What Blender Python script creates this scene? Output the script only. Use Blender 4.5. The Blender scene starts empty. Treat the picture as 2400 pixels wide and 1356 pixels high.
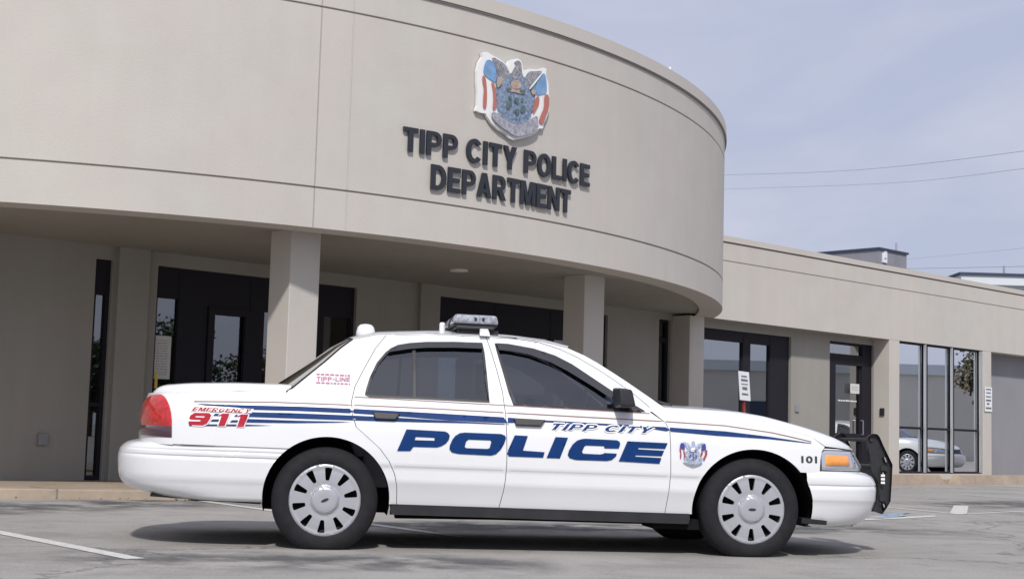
import bpy, bmesh, math, random
from mathutils import Vector, Matrix, geometry, noise
R_=math.radians
random.seed(4)
S=bpy.context.scene
COL=S.collection
# ------------------------------------------------------------------ camera
cam=bpy.data.cameras.new('camera'); camo=bpy.data.objects.new('camera',cam); COL.objects.link(camo)
cam.sensor_width=36.0; cam.lens=3437.9/2400*36; cam.clip_start=.1; cam.clip_end=2000
_p,_r=.0986,.0285
fw=Vector((0,math.cos(_p),math.sin(_p))); up=Vector((0,-math.sin(_p),math.cos(_p))); rt=Vector((1,0,0))
cr,sr=math.cos(_r),math.sin(_r)
rx=rt*cr+up*sr; ux=rt*-sr+up*cr
camo.matrix_world=Matrix(((rx.x,ux.x,-fw.x,0),(rx.y,ux.y,-fw.y,0),(rx.z,ux.z,-fw.z,.7871),(0,0,0,1)))
S.camera=camo
# ------------------------------------------------------------------ light
SUN_EL=44.5
w=bpy.data.worlds.new('World'); S.world=w; w.use_nodes=True
nt=w.node_tree; N=nt.nodes; L=nt.links
for n in list(N): N.remove(n)
out=N.new('ShaderNodeOutputWorld'); bg=N.new('ShaderNodeBackground')
sky=N.new('ShaderNodeTexSky'); sky.sky_type='NISHITA'; sky.sun_disc=False
sky.sun_elevation=R_(SUN_EL); sky.sun_rotation=R_(180); sky.dust_density=3.0; sky.air_density=1.0
bg.inputs['Strength'].default_value=.105
tc=N.new('ShaderNodeTexCoord'); mp=N.new('ShaderNodeMapping'); mp.inputs['Scale'].default_value=(1.0,1.0,3.2)
n1=N.new('ShaderNodeTexNoise'); n1.inputs['Scale'].default_value=3.4; n1.inputs['Detail'].default_value=7; n1.inputs['Roughness'].default_value=.55; n1.inputs['Distortion'].default_value=.4
rp=N.new('ShaderNodeValToRGB')
rp.color_ramp.elements[0].position=.40; rp.color_ramp.elements[0].color=(4.75,5.2,6.75,1)
rp.color_ramp.elements[1].position=.62; rp.color_ramp.elements[1].color=(5.75,5.95,7.25,1)
mx=N.new('ShaderNodeMix'); mx.data_type='RGBA'; mx.inputs[0].default_value=.88
L.new(tc.outputs['Generated'],mp.inputs['Vector']); L.new(mp.outputs[0],n1.inputs['Vector']); L.new(n1.outputs['Fac'],rp.inputs[0])
L.new(sky.outputs[0],mx.inputs[6]); L.new(rp.outputs[0],mx.inputs[7]); L.new(mx.outputs[2],bg.inputs['Color']); L.new(bg.outputs[0],out.inputs['Surface'])
sl=bpy.data.lights.new('sun','SUN'); sl.energy=3.1; sl.angle=R_(3.0); sl.color=(1,.965,.91)
so=bpy.data.objects.new('sun',sl); COL.objects.link(so)
so.rotation_euler=(R_(90-SUN_EL),0,R_(1.5)); so.location=(0,-10,20)
S.view_settings.view_transform='Standard'; S.view_settings.look='None'; S.view_settings.exposure=0; S.view_settings.gamma=1
S.render.engine='CYCLES'
S.cycles.max_bounces=8; S.cycles.transparent_max_bounces=16; S.cycles.use_denoising=True
# ------------------------------------------------------------------ materials
def mat(name,col,rough=.6,metal=0,coat=0,noise_s=None,noise_amt=.08,bump=0,bump_s=80,spec=.5,noise2=None,coords='Object'):
    m=bpy.data.materials.new(name); m.use_nodes=True; t=m.node_tree; b=t.nodes['Principled BSDF']
    b.inputs['Base Color'].default_value=(*col,1); b.inputs['Roughness'].default_value=rough; b.inputs['Metallic'].default_value=metal
    b.inputs['Specular IOR Level'].default_value=spec
    if coat: b.inputs['Coat Weight'].default_value=coat; b.inputs['Coat Roughness'].default_value=.04
    tcn=t.nodes.new('ShaderNodeTexCoord')
    if noise_s:
        nz=t.nodes.new('ShaderNodeTexNoise'); nz.inputs['Scale'].default_value=noise_s; nz.inputs['Detail'].default_value=6
        t.links.new(tcn.outputs[coords],nz.inputs['Vector'])
        r=t.nodes.new('ShaderNodeValToRGB'); r.color_ramp.elements[0].position=.3; r.color_ramp.elements[1].position=.7
        r.color_ramp.elements[0].color=(*[c*(1-noise_amt) for c in col],1); r.color_ramp.elements[1].color=(*[min(1,c*(1+noise_amt)) for c in col],1)
        t.links.new(nz.outputs['Fac'],r.inputs[0]); last=r.outputs[0]
        if noise2:
            nz2=t.nodes.new('ShaderNodeTexNoise'); nz2.inputs['Scale'].default_value=noise2[0]; nz2.inputs['Detail'].default_value=4
            t.links.new(tcn.outputs[coords],nz2.inputs['Vector'])
            r2=t.nodes.new('ShaderNodeValToRGB'); r2.color_ramp.elements[0].position=.35; r2.color_ramp.elements[1].position=.65
            a=1-noise2[1]; r2.color_ramp.elements[0].color=(a,a,a,1); r2.color_ramp.elements[1].color=(1,1,1,1)
            t.links.new(nz2.outputs['Fac'],r2.inputs[0])
            mm=t.nodes.new('ShaderNodeMix'); mm.data_type='RGBA'; mm.blend_type='MULTIPLY'; mm.inputs[0].default_value=1
            t.links.new(last,mm.inputs[6]); t.links.new(r2.outputs[0],mm.inputs[7]); last=mm.outputs[2]
        t.links.new(last,b.inputs['Base Color'])
    if bump:
        nb=t.nodes.new('ShaderNodeTexNoise'); nb.inputs['Scale'].default_value=bump_s; nb.inputs['Detail'].default_value=3
        t.links.new(tcn.outputs[coords],nb.inputs['Vector'])
        bp=t.nodes.new('ShaderNodeBump'); bp.inputs['Strength'].default_value=bump; bp.inputs['Distance'].default_value=.01
        t.links.new(nb.outputs['Fac'],bp.inputs['Height']); t.links.new(bp.outputs[0],b.inputs['Normal'])
    return m
def glass(name,tint,refl,ior=1.5,rough=.01):
    m=bpy.data.materials.new(name); m.use_nodes=True; t=m.node_tree; nn=t.nodes
    for n in list(nn): nn.remove(n)
    o=nn.new('ShaderNodeOutputMaterial'); tr=nn.new('ShaderNodeBsdfTransparent'); tr.inputs[0].default_value=(*tint,1)
    g=nn.new('ShaderNodeBsdfGlossy'); g.inputs['Roughness'].default_value=rough; g.inputs['Color'].default_value=(.93,.96,1,1)
    fr=nn.new('ShaderNodeFresnel'); fr.inputs[0].default_value=ior
    ad=nn.new('ShaderNodeMath'); ad.operation='ADD'; ad.inputs[1].default_value=refl; ad.use_clamp=True
    ms=nn.new('ShaderNodeMixShader')
    t.links.new(fr.outputs[0],ad.inputs[0]); t.links.new(ad.outputs[0],ms.inputs[0]); t.links.new(tr.outputs[0],ms.inputs[1]); t.links.new(g.outputs[0],ms.inputs[2]); t.links.new(ms.outputs[0],o.inputs[0])
    return m
M=dict(
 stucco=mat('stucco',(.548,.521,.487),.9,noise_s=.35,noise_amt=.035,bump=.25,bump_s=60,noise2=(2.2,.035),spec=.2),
 stucco_shade=mat('stucco_recess_shade',(.32,.31,.285),.9,noise_s=.6,noise_amt=.06,bump=.3,bump_s=60,spec=.2),  # darker copy of stucco: the recess shade is put into its colour
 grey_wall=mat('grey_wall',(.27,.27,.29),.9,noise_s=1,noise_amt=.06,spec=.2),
 coping=mat('coping_metal',(.51,.475,.435),.6,noise_s=.8,noise_amt=.03),
 groove=mat('joint_sealant',(.24,.22,.20),.9),
 roofing=mat('roofing',(.2,.2,.2),.9,noise_s=2),
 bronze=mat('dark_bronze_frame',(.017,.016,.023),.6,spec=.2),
 silver=mat('aluminium_frame',(.42,.44,.46),.4,.3),
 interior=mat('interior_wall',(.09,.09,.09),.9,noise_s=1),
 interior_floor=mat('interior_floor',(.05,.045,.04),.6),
 paper=mat('paper',(.62,.62,.6),.8,noise_s=30,noise_amt=.05),
 yellow=mat('yellow_tape',(.7,.5,.08),.6),
 white=mat('white_paint_line',(.66,.65,.61),.8,noise_s=14,noise_amt=.1,noise2=(40,.25)),
 bluep=mat('blue_paint_line',(.27,.36,.45),.8,noise_s=14,noise_amt=.1),
 concrete=mat('concrete_walk',(.40,.33,.26),.9,noise_s=1.6,noise_amt=.1,bump=.2,bump_s=40,noise2=(9,.12),spec=.2),
 letter=mat('sign_letter',(.022,.025,.035),.5),
 car=mat('car_white',(.79,.80,.815),.28,coat=.8,spec=.5,noise_s=2.5,noise_amt=.018),
 cargap=mat('door_jamb',(.10,.10,.10),.8,spec=.2),
 carshell=mat('underbody_black',(.012,.012,.013),.9,spec=.1),  # near-black of wheel liners, underbody and axle
 carwhite2=mat('plain_white_car',(.74,.75,.74),.32,coat=.6),
 black=mat('black_plastic',(.022,.022,.026),.5,noise_s=30,noise_amt=.15),
 rocker=mat('rocker_black',(.03,.03,.035),.6,noise_s=8,noise_amt=.2),
 trim=mat('window_trim',(.025,.026,.03),.35),
 visor=mat('smoked_visor',(.028,.03,.04),.5,spec=.3,noise_s=5,noise_amt=.12),
 tyre=mat('tyre_rubber',(.016,.016,.019),.8,spec=.3,noise_s=20,noise_amt=.2,bump=.1,bump_s=90),
 hub=mat('hubcap_silver',(.47,.475,.51),.36,.45),
 rimdark=mat('dark_rim',(.012,.012,.014),.7),
 blue=mat('decal_blue',(.001,.033,.15),.6,spec=.2,noise_s=9,noise_amt=.12),
 stripe=mat('decal_stripe_blue',(.008,.04,.16),.6,spec=.2,noise_s=7,noise_amt=.15),
 red=mat('decal_red',(.42,.02,.04),.6,spec=.2),
 pin=mat('decal_pinstripe',(.26,.14,.12),.5),
 purple=mat('decal_mauve',(.42,.15,.24),.5),
 blackdecal=mat('decal_black',(.04,.045,.05),.5),
 decalwhite=mat('decal_white',(.82,.82,.82),.4),
 amber=mat('amber_lens',(.88,.34,.07),.2,coat=.5,noise_s=60,noise_amt=.1),
 lens=mat('clear_lens',(.45,.46,.52),.12,.25,coat=1),
 redlens=mat('red_lens',(.50,.02,.02),.15,coat=.8,noise_s=40,noise_amt=.35),
 darklens=mat('dark_red_lens',(.07,.03,.045),.15,coat=.8),
 seat=mat('seat_cloth',(.20,.20,.215),.85,noise_s=20),
 poly=mat('light_bar_lens',(.34,.36,.41),.10,.1,coat=.8,noise_s=45,noise_amt=.4),
 chrome=mat('chrome',(.7,.7,.72),.15,1.0),
 redpost=mat('red_brown_post',(.22,.03,.03),.7,noise_s=15,noise_amt=.2),
 signwhite=mat('sign_white',(.75,.76,.8),.5),
 penthouse=mat('rooftop_metal',(.25,.25,.28),.7,noise_s=2),
 farwhite=mat('distant_white',(.62,.66,.7),.8), fardark=mat('distant_blue_band',(.04,.06,.10),.8),
 wire=mat('cable',(.32,.34,.41),.6), bark=mat('bark',(.09,.065,.045),.9,noise_s=8),
 leaf=mat('foliage',(.055,.085,.03),.7,noise_s=1.2,noise_amt=.5), leaf2=mat('foliage_olive',(.11,.085,.035),.7,noise_s=1.2,noise_amt=.4),
 beige=mat('neighbour_wall',(.60,.58,.54),.85,noise_s=.4,noise_amt=.06),
 c_white=mat('crest_white',(.80,.80,.80),.5), c_grey=mat('crest_grey',(.27,.27,.30),.6,noise_s=28,noise_amt=.55), c_blue=mat('crest_blue',(.18,.33,.55),.5,noise_s=8,noise_amt=.2),
 c_slate=mat('crest_slate',(.20,.26,.36),.5,noise_s=26,noise_amt=.5), c_red=mat('crest_red',(.45,.16,.13),.5), c_tan=mat('crest_tan',(.42,.33,.28),.5,noise_s=20,noise_amt=.2), c_green=mat('crest_teal',(.09,.15,.15),.5), c_scroll=mat('crest_scroll',(.33,.33,.38),.5,noise_s=22,noise_amt=.35),
 d_navy=mat('decal_navy',(.06,.07,.30),.6,spec=.2), d_steel=mat('decal_steel',(.36,.42,.54),.5,noise_s=60,noise_amt=.45), d_maroon=mat('decal_maroon',(.30,.05,.08),.5),
 glass_b=glass('building_glass',(.30,.33,.34),.15), glass_m=glass('half_mirror_glass',(.35,.38,.38),.38), glass_r=glass('mirror_glass',(.15,.2,.2),.75), glass_c=glass('car_glass',(.58,.64,.68),.10),
)
def streaks(m,amt=.05):
    t=m.node_tree; b=t.nodes['Principled BSDF']; src=b.inputs['Base Color'].links[0].from_socket
    tcn=t.nodes.new('ShaderNodeTexCoord'); mp_=t.nodes.new('ShaderNodeMapping'); mp_.inputs['Scale'].default_value=(3.2,3.2,.16)
    nz=t.nodes.new('ShaderNodeTexNoise'); nz.inputs['Scale'].default_value=1.6; nz.inputs['Detail'].default_value=5
    t.links.new(tcn.outputs['Object'],mp_.inputs[0]); t.links.new(mp_.outputs[0],nz.inputs['Vector'])
    r=t.nodes.new('ShaderNodeValToRGB'); r.color_ramp.elements[0].position=.38; r.color_ramp.elements[1].position=.62
    r.color_ramp.elements[0].color=(1-amt,1-amt*1.1,1-amt*1.2,1); r.color_ramp.elements[1].color=(1,1,1,1); t.links.new(nz.outputs['Fac'],r.inputs[0])
    nc=t.nodes.new('ShaderNodeTexNoise'); nc.inputs['Scale'].default_value=1.1; nc.inputs['Detail'].default_value=3; t.links.new(tcn.outputs['Object'],nc.inputs['Vector'])
    rc=t.nodes.new('ShaderNodeValToRGB'); rc.color_ramp.elements[0].position=.35; rc.color_ramp.elements[1].position=.65
    rc.color_ramp.elements[0].color=(1,.975,.97,1); rc.color_ramp.elements[1].color=(.975,.985,.97,1); t.links.new(nc.outputs['Fac'],rc.inputs[0])
    last=src
    for k in (r.outputs[0],rc.outputs[0]):
        x=t.nodes.new('ShaderNodeMix'); x.data_type='RGBA'; x.blend_type='MULTIPLY'; x.inputs[0].default_value=1
        t.links.new(last,x.inputs[6]); t.links.new(k,x.inputs[7]); last=x.outputs[2]
    t.links.new(last,b.inputs['Base Color'])
streaks(M['stucco'],.018); streaks(M['stucco_shade'],.035); streaks(M['concrete'],.06)
# ------------------------------------------------------------------ helpers
def tag(o,label=None,cat=None,group=None,kind=None):
    if label: o['label']=label
    if cat: o['category']=cat
    if group: o['group']=group
    if kind: o['kind']=kind
    return o
def link(name,me,m,parent=None,smooth=False):
    o=bpy.data.objects.new(name,me); COL.objects.link(o)
    if m is not None:
        if isinstance(m,(list,tuple)):
            for k in m: me.materials.append(M[k])
        else: me.materials.append(M[m])
    if parent is not None: o.parent=parent
    if smooth:
        for p in me.polygons: p.use_smooth=True
    return o
def mesh(name,vs,fs,m,parent=None,smooth=False,mi=None):
    me=bpy.data.meshes.new(name); me.from_pydata([tuple(v) for v in vs],[],fs); me.update()
    o=link(name,me,m,parent,smooth)
    if mi:
        for p,k in zip(me.polygons,mi): p.material_index=k
    return o
def empty(name,loc=(0,0,0),rz=0):
    o=bpy.data.objects.new(name,None); COL.objects.link(o); o.location=loc; o.rotation_euler=(0,0,rz); o.empty_display_size=.2
    return o
class MB:
    def __init__(s): s.v=[]; s.f=[]
    def add(s,vs,fs):
        b=len(s.v); s.v+=[tuple(v) for v in vs]; s.f+=[tuple(b+i for i in f) for f in fs]
    def hexa(s,P): # 8 corners: bottom 0-3 ccw, top 4-7
        s.add(P,[(3,2,1,0),(4,5,6,7),(0,1,5,4),(1,2,6,5),(2,3,7,6),(3,0,4,7)])
    def box(s,x0,x1,y0,y1,z0,z1,fn=None):
        P=[(x0,y0,z0),(x1,y0,z0),(x1,y1,z0),(x0,y1,z0),(x0,y0,z1),(x1,y0,z1),(x1,y1,z1),(x0,y1,z1)]
        if fn: P=[fn(*p) for p in P]
        s.hexa(P)
    def tube(s,pts,r,n=8,caps=True):
        pts=[Vector(p) for p in pts]; rings=[]
        for i,p in enumerate(pts):
            d=(pts[min(i+1,len(pts)-1)]-pts[max(i-1,0)]).normalized()
            a=d.orthogonal().normalized() if i==0 else (a-d*a.dot(d)).normalized()
            b_=d.cross(a); rr=r[i] if isinstance(r,(list,tuple)) else r
            rings.append([p+(a*math.cos(2*math.pi*k/n)+b_*math.sin(2*math.pi*k/n))*rr for k in range(n)])
        vs=[v for R in rings for v in R]; fs=[]
        for i in range(len(pts)-1):
            for k in range(n): fs.append((i*n+k,i*n+(k+1)%n,(i+1)*n+(k+1)%n,(i+1)*n+k))
        if caps: fs.append(tuple(range(n))[::-1]); fs.append(tuple((len(pts)-1)*n+k for k in range(n)))
        s.add(vs,fs)
    def build(s,name,m,parent=None,smooth=False,bevel=0,seg=2):
        o=mesh(name,s.v,s.f,m,parent,smooth)
        bm=bmesh.new(); bm.from_mesh(o.data); bmesh.ops.recalc_face_normals(bm,faces=bm.faces)
        if bevel: bmesh.ops.bevel(bm,geom=bm.edges[:],offset=bevel,segments=seg,affect='EDGES',profile=.6)
        bm.to_mesh(o.data); bm.free()
        return o
def pip(x,y,P):
    c=False; j=len(P)-1
    for i in range(len(P)):
        a,b=P[i],P[j]
        if (a[1]>y)!=(b[1]>y) and x<(b[0]-a[0])*(y-a[1])/(b[1]-a[1])+a[0]: c=not c
        j=i
    return c
def subdiv(P,h):
    o=[]
    for a,b in zip(P,P[1:]+P[:1]):
        n=max(1,int(math.ceil(math.hypot(b[0]-a[0],b[1]-a[1])/h)))
        for k in range(n): o.append((a[0]+(b[0]-a[0])*k/n,a[1]+(b[1]-a[1])*k/n))
    return o
def smoothpoly(P,it=1):
    for _ in range(it):
        Q=[]
        for a,b in zip(P,P[1:]+P[:1]): Q+=[(a[0]*.75+b[0]*.25,a[1]*.75+b[1]*.25),(a[0]*.25+b[0]*.75,a[1]*.25+b[1]*.75)]
        P=Q
    return P
def tri2d(outer,holes=(),hx=.04,rows=None,eh=None,drop=None):
    eh=eh or hx; polys=[subdiv(list(outer),eh)]+[subdiv(list(h),eh) for h in holes]
    xs=[p[0] for p in polys[0]]; zs=[p[1] for p in polys[0]]
    V=[];E=[]
    for P in polys:
        b=len(V); V+=[Vector(p) for p in P]; E+=[(b+i,b+(i+1)%len(P)) for i in range(len(P))]
    nb=len(V)
    if rows is None:
        n=max(1,int((max(zs)-min(zs))/hx)); rows=[min(zs)+(max(zs)-min(zs))*(k+.5)/n for k in range(n)]
    nx=max(1,int((max(xs)-min(xs))/hx))
    bset={}
    for p in V: bset.setdefault((int(p.x/hx),int(p.y/hx)),[]).append(p)
    for z in rows:
        for i in range(nx+1):
            x=min(xs)+(max(xs)-min(xs))*i/nx
            if not pip(x,z,outer) or any(pip(x,z,h) for h in holes): continue
            k=(int(x/hx),int(z/hx)); near=False
            for a in (-1,0,1):
                for b in (-1,0,1):
                    for q in bset.get((k[0]+a,k[1]+b),()):
                        if (q.x-x)**2+(q.y-z)**2<(hx*.3)**2: near=True
            if not near: V.append(Vector((x,z)))
    vo,eo,fo,*_=geometry.delaunay_2d_cdt(V,E,[],0,1e-6)
    fs=[]
    for f in fo:
        cx=sum(vo[i].x for i in f)/len(f); cz=sum(vo[i].y for i in f)/len(f)
        if not pip(cx,cz,outer) or any(pip(cx,cz,h) for h in holes): continue
        if drop and drop(cx,cz): continue
        a,b,c=[vo[i] for i in f[:3]]
        if (b.x-a.x)*(c.y-a.y)-(b.y-a.y)*(c.x-a.x)<0: f=f[::-1]
        fs.append(tuple(f))
    return [(v.x,v.y) for v in vo],fs
def ext2d(P,holes,fn,h0,h1,h=.1):
    """flat shape with thickness: fn(a,b,height)->xyz"""
    v,f=tri2d(P,holes,h,eh=h); n=len(v)
    vs=[fn(a,b,h1) for a,b in v]+[fn(a,b,h0) for a,b in v]; fs=list(f)
    from collections import Counter
    ed=Counter(); 
    for q in f:
        for i in range(3): ed[(q[i],q[(i+1)%3])]+=1
    for (a,b) in ed:
        if (b,a) not in ed: fs.append((b,a,a+n,b+n)[::-1])
    return vs,fs
def text2d(s,size=1,shear=0,off=0,sx=1,space=1,res=3):
    c=bpy.data.curves.new('t','FONT'); c.body=s; c.size=size; c.shear=shear; c.offset=off; c.space_character=space; c.resolution_u=res; c.fill_mode='FRONT'
    o=bpy.data.objects.new('t',c); COL.objects.link(o); dg=bpy.context.evaluated_depsgraph_get(); me=o.evaluated_get(dg).to_mesh()
    v=[(p.co.x*sx,p.co.y) for p in me.vertices]; f=[tuple(p.vertices) for p in me.polygons]
    o.evaluated_get(dg).to_mesh_clear(); bpy.data.objects.remove(o); bpy.data.curves.remove(c)
    return v,f
def fit(v,x0,x1,y0,y1):
    a=min(p[0] for p in v);b=max(p[0] for p in v);c=min(p[1] for p in v);d=max(p[1] for p in v)
    return [(x0+(p[0]-a)/(b-a)*(x1-x0),y0+(p[1]-c)/(d-c)*(y1-y0)) for p in v]
# ================================================================== SETTING
WA=.80540; wd=Vector((math.sin(WA),math.cos(WA),0)); wn=Vector((math.cos(WA),-math.sin(WA),0))
def B(t,D,z): p=wd*t-wn*D; return (p.x,p.y,z)      # along the facade, away from the street, up
CX,CY,RR=-8.5,27.0,12.27
TC=Vector((CX,CY,0)).dot(wd); DC=-Vector((CX,CY,0)).dot(wn)
def cyl(th,r,z): return (CX+r*math.cos(th),CY+r*math.sin(th),z)
def cs(s,z,off=0): return cyl(s/RR-.862,RR+off,z)   # unrolled drum surface
# ground -----------------------------------------------------------
def ground_mat():
    m=bpy.data.materials.new('asphalt'); m.use_nodes=True; t=m.node_tree; b=t.nodes['Principled BSDF']; b.inputs['Roughness'].default_value=.88; b.inputs['Specular IOR Level'].default_value=.25
    tcn=t.nodes.new('ShaderNodeTexCoord')
    def nz(s,d=6,r=.6,dist=0):
        n=t.nodes.new('ShaderNodeTexNoise'); n.inputs['Scale'].default_value=s; n.inputs['Detail'].default_value=d; n.inputs['Roughness'].default_value=r; n.inputs['Distortion'].default_value=dist
        t.links.new(tcn.outputs['Object'],n.inputs['Vector']); return n
    def ramp(src,a,b_,ca,cb):
        r=t.nodes.new('ShaderNodeValToRGB'); r.color_ramp.elements[0].position=a; r.color_ramp.elements[1].position=b_
        r.color_ramp.elements[0].color=(*ca,1); r.color_ramp.elements[1].color=(*cb,1); t.links.new(src,r.inputs[0]); return r.outputs[0]
    def mul(a,b_):
        x=t.nodes.new('ShaderNodeMix'); x.data_type='RGBA'; x.blend_type='MULTIPLY'; x.inputs[0].default_value=1; t.links.new(a,x.inputs[6]); t.links.new(b_,x.inputs[7]); return x.outputs[2]
    base=ramp(nz(.45,4,.6,.6).outputs['Fac'],.34,.66,(.33,.315,.295),(.415,.395,.37))
    st=ramp(nz(1.6,5,.7,1.2).outputs['Fac'],.30,.52,(.78,.78,.79),(1,1,1))
    gr=ramp(nz(55,3,.8).outputs['Fac'],.3,.7,(.72,.72,.72),(1.15,1.15,1.15))
    sp=ramp(nz(160,2,.8).outputs['Fac'],.35,.6,(.8,.8,.8),(1.08,1.08,1.08))
    c=mul(mul(mul(base,st),gr),sp)
    # tar-filled cracks
    mpn=t.nodes.new('ShaderNodeMapping'); mpn.inputs['Scale'].default_value=(.16,.16,.16)
    nd=nz(1.3,4,.7); va=t.nodes.new('ShaderNodeVectorMath'); va.operation='ADD'; t.links.new(tcn.outputs['Object'],mpn.inputs[0]); 
    sc=t.nodes.new('ShaderNodeVectorMath'); sc.operation='SCALE'; sc.inputs['Scale'].default_value=.22; t.links.new(nd.outputs['Color'],sc.inputs[0]); t.links.new(mpn.outputs[0],va.inputs[0]); t.links.new(sc.outputs[0],va.inputs[1])
    vo=t.nodes.new('ShaderNodeTexVoronoi'); vo.feature='DISTANCE_TO_EDGE'; vo.inputs['Scale'].default_value=1.0; t.links.new(va.outputs[0],vo.inputs['Vector'])
    ck=ramp(vo.outputs['Distance'],.0015,.006,(.55,.55,.57),(1,1,1)); c=mul(c,ck)
    t.links.new(c,b.inputs['Base Color'])
    bp=t.nodes.new('ShaderNodeBump'); bp.inputs['Strength'].default_value=.45; bp.inputs['Distance'].default_value=.006; t.links.new(nz(90,3,.7).outputs['Fac'],bp.inputs['Height']); t.links.new(bp.outputs[0],b.inputs['Normal'])
    return m
M['asphalt']=ground_mat()
g=MB(); 
n=24
xs=[-700,-200,-60]+[-30+i*4 for i in range(22)]+[90,200,700]; ys=[-700,-150,-40,-10]+[-4+i*4 for i in range(16)]+[120,300,900]
vs=[(x,y,0) for y in ys for x in xs]; fs=[(j*len(xs)+i,j*len(xs)+i+1,(j+1)*len(xs)+i+1,(j+1)*len(xs)+i) for j in range(len(ys)-1) for i in range(len(xs)-1)]
tag(mesh('asphalt_ground',vs,fs,'asphalt'),kind='structure')
def marking(name,polys,m,z=.004):
    b=MB()
    for P in polys: b.add([(x,y,z) for x,y in P],[tuple(range(len(P)))])
    o=mesh(name,b.v,b.f,m); tag(o,kind='structure'); return o
def line(x0,y0,x1,y1,w):
    d=Vector((x1-x0,y1-y0)).normalized(); n=Vector((-d.y,d.x))*w/2
    return [(x0+n.x,y0+n.y),(x0-n.x,y0-n.y),(x1-n.x,y1-n.y),(x1+n.x,y1+n.y)]
marking('road_markings',[line(-5.4,12.75,-2.16,8.72,.12),line(-3.56,16.15,-.3,11.3,.11),[(3.93,16.14),(3.99,16.0),(4.53,16.9),(4.6,17.1),(4.5,17.15)],
  [(3.74,15.65),(3.72,15.50),(4.42,16.22),(4.88,16.80),(4.95,17.1),(4.3,16.35),(3.91,15.97)],line(4.86,19.0,5.34,17.72,.10),[(5.25,17.53),(5.46,17.54),(6.29,20.13),(6.10,20.15)],line(5.46,17.62,6.68,19.0,.07),line(7.3,26.2,8.2,23.4,.09)],'white')
marking('blue_marking',[[(3.9,16.02),(4.05,15.95),(4.55,16.75),(4.45,16.9)],[(4.2,16.7),(4.35,16.72),(4.8,17.5),(4.66,17.5)]],'bluep',.008)
# damp stains on the asphalt
def stain_mat():
    m=bpy.data.materials.new('damp_stain'); m.use_nodes=True; t=m.node_tree; b=t.nodes['Principled BSDF']; b.inputs['Base Color'].default_value=(.10,.10,.105,1); b.inputs['Roughness'].default_value=.75
    o=t.nodes['Material Output']; tcn=t.nodes.new('ShaderNodeTexCoord'); nz=t.nodes.new('ShaderNodeTexNoise'); nz.inputs['Scale'].default_value=1.7; nz.inputs['Detail'].default_value=7; nz.inputs['Roughness'].default_value=.62
    t.links.new(tcn.outputs['Object'],nz.inputs['Vector']); uv=t.nodes.new('ShaderNodeAttribute'); uv.attribute_name='edge'
    mu=t.nodes.new('ShaderNodeMath'); mu.operation='MULTIPLY'; r=t.nodes.new('ShaderNodeValToRGB'); r.color_ramp.elements[0].position=.40; r.color_ramp.elements[1].position=.60; r.color_ramp.elements[0].color=(0,0,0,1); r.color_ramp.elements[1].color=(.75,.75,.75,1)
    t.links.new(nz.outputs['Fac'],r.inputs[0]); t.links.new(r.outputs[0],mu.inputs[0]); t.links.new(uv.outputs['Fac'],mu.inputs[1])
    tr=t.nodes.new('ShaderNodeBsdfTransparent'); ms=t.nodes.new('ShaderNodeMixShader'); t.links.new(mu.outputs[0],ms.inputs[0]); t.links.new(tr.outputs[0],ms.inputs[1]); t.links.new(b.outputs[0],ms.inputs[2]); t.links.new(ms.outputs[0],o.inputs['Surface'])
    return m
M['stain']=stain_mat()
def stain(c,ax,rx,ry,z=.0025,n=14):
    vs=[];fs=[];al=[]
    d=Vector((math.cos(ax),math.sin(ax),0)); e=Vector((-d.y,d.x,0))
    for j in range(n+1):
        for i in range(n+1):
            u=-1+2*i/n; v=-1+2*j/n; p=Vector((c[0],c[1],z))+d*rx*u+e*ry*v; vs.append(p); al.append(max(0,1-(u*u)**2)*max(0,1-v*v))
    for j in range(n):
        for i in range(n): fs.append((j*(n+1)+i,j*(n+1)+i+1,(j+1)*(n+1)+i+1,(j+1)*(n+1)+i))
    o=mesh('asphalt_stain',vs,fs,'stain'); a=o.data.attributes.new('edge','FLOAT','POINT')
    for i,x in enumerate(al): a.data[i].value=x
    tag(o,kind='structure')
stain((-4.2,13.9),1.02,2.6,.95); stain((7.2,21.2),.75,2.2,.9); stain((1.4,13.2),.3,3.2,.8,.0028); stain((-1.2,8.9),.1,1.6,.7,.0031)
# sidewalk ----------------------------------------------------------
RC=12.42
def Dk(t):
    q=RC*RC-(t-TC)**2
    return min(16.45,DC-math.sqrt(q)) if q>0 else 16.45
ts=[-6+i*.25 for i in range(int(52/.25))]
vs=[];fs=[]
for t in ts:
    d=Dk(t)
    # kerb face, kerb top, joint, walk to the wall
    for (dd,z) in ((d-.012,-.02),(d,.088),(d+.012,.10),(d+.15,.102),(d+.155,.094),(d+.165,.094),(d+.17,.102),(17.5,.052)): vs.append(B(t,dd,z))
for i in range(len(ts)-1):
    for k in range(7): fs.append((i*8+k,i*8+k+1,(i+1)*8+k+1,(i+1)*8+k)[::-1])
tag(mesh('sidewalk',vs,fs,'concrete'),kind='structure')
q=MB(); t=-5.0
while t<44:
    d=Dk(t); q.box(t,t+.014,d-.016,d+.6,-.01,.1045,B); t+=3.05
tag(q.build('kerb_joint','groove'),kind='structure')
q=MB(); random.seed(12)
for k in range(90):
    t=random.uniform(4,12) if k<60 else random.uniform(12,30); d=Dk(t)-abs(random.gauss(.03,.10))-.03; s=random.uniform(.012,.04); a=random.uniform(0,3); p=Vector(B(t,d,.004))
    e1=Vector((math.cos(a),math.sin(a),random.uniform(-.1,.25)))*s; e2=Vector((-math.sin(a),math.cos(a),random.uniform(0,.3)))*s*.6
    q.add([p+Vector((0,0,.004)),p+e1+Vector((0,0,.01)),p+e1+e2+Vector((0,0,.015)),p+e2+Vector((0,0,.006))],[(0,1,2,3)])
tag(mesh('leaf_litter',q.v,q.f,'leaf2'),'dry leaf litter and grit gathered along the kerb','litter',kind='stuff')
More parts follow.
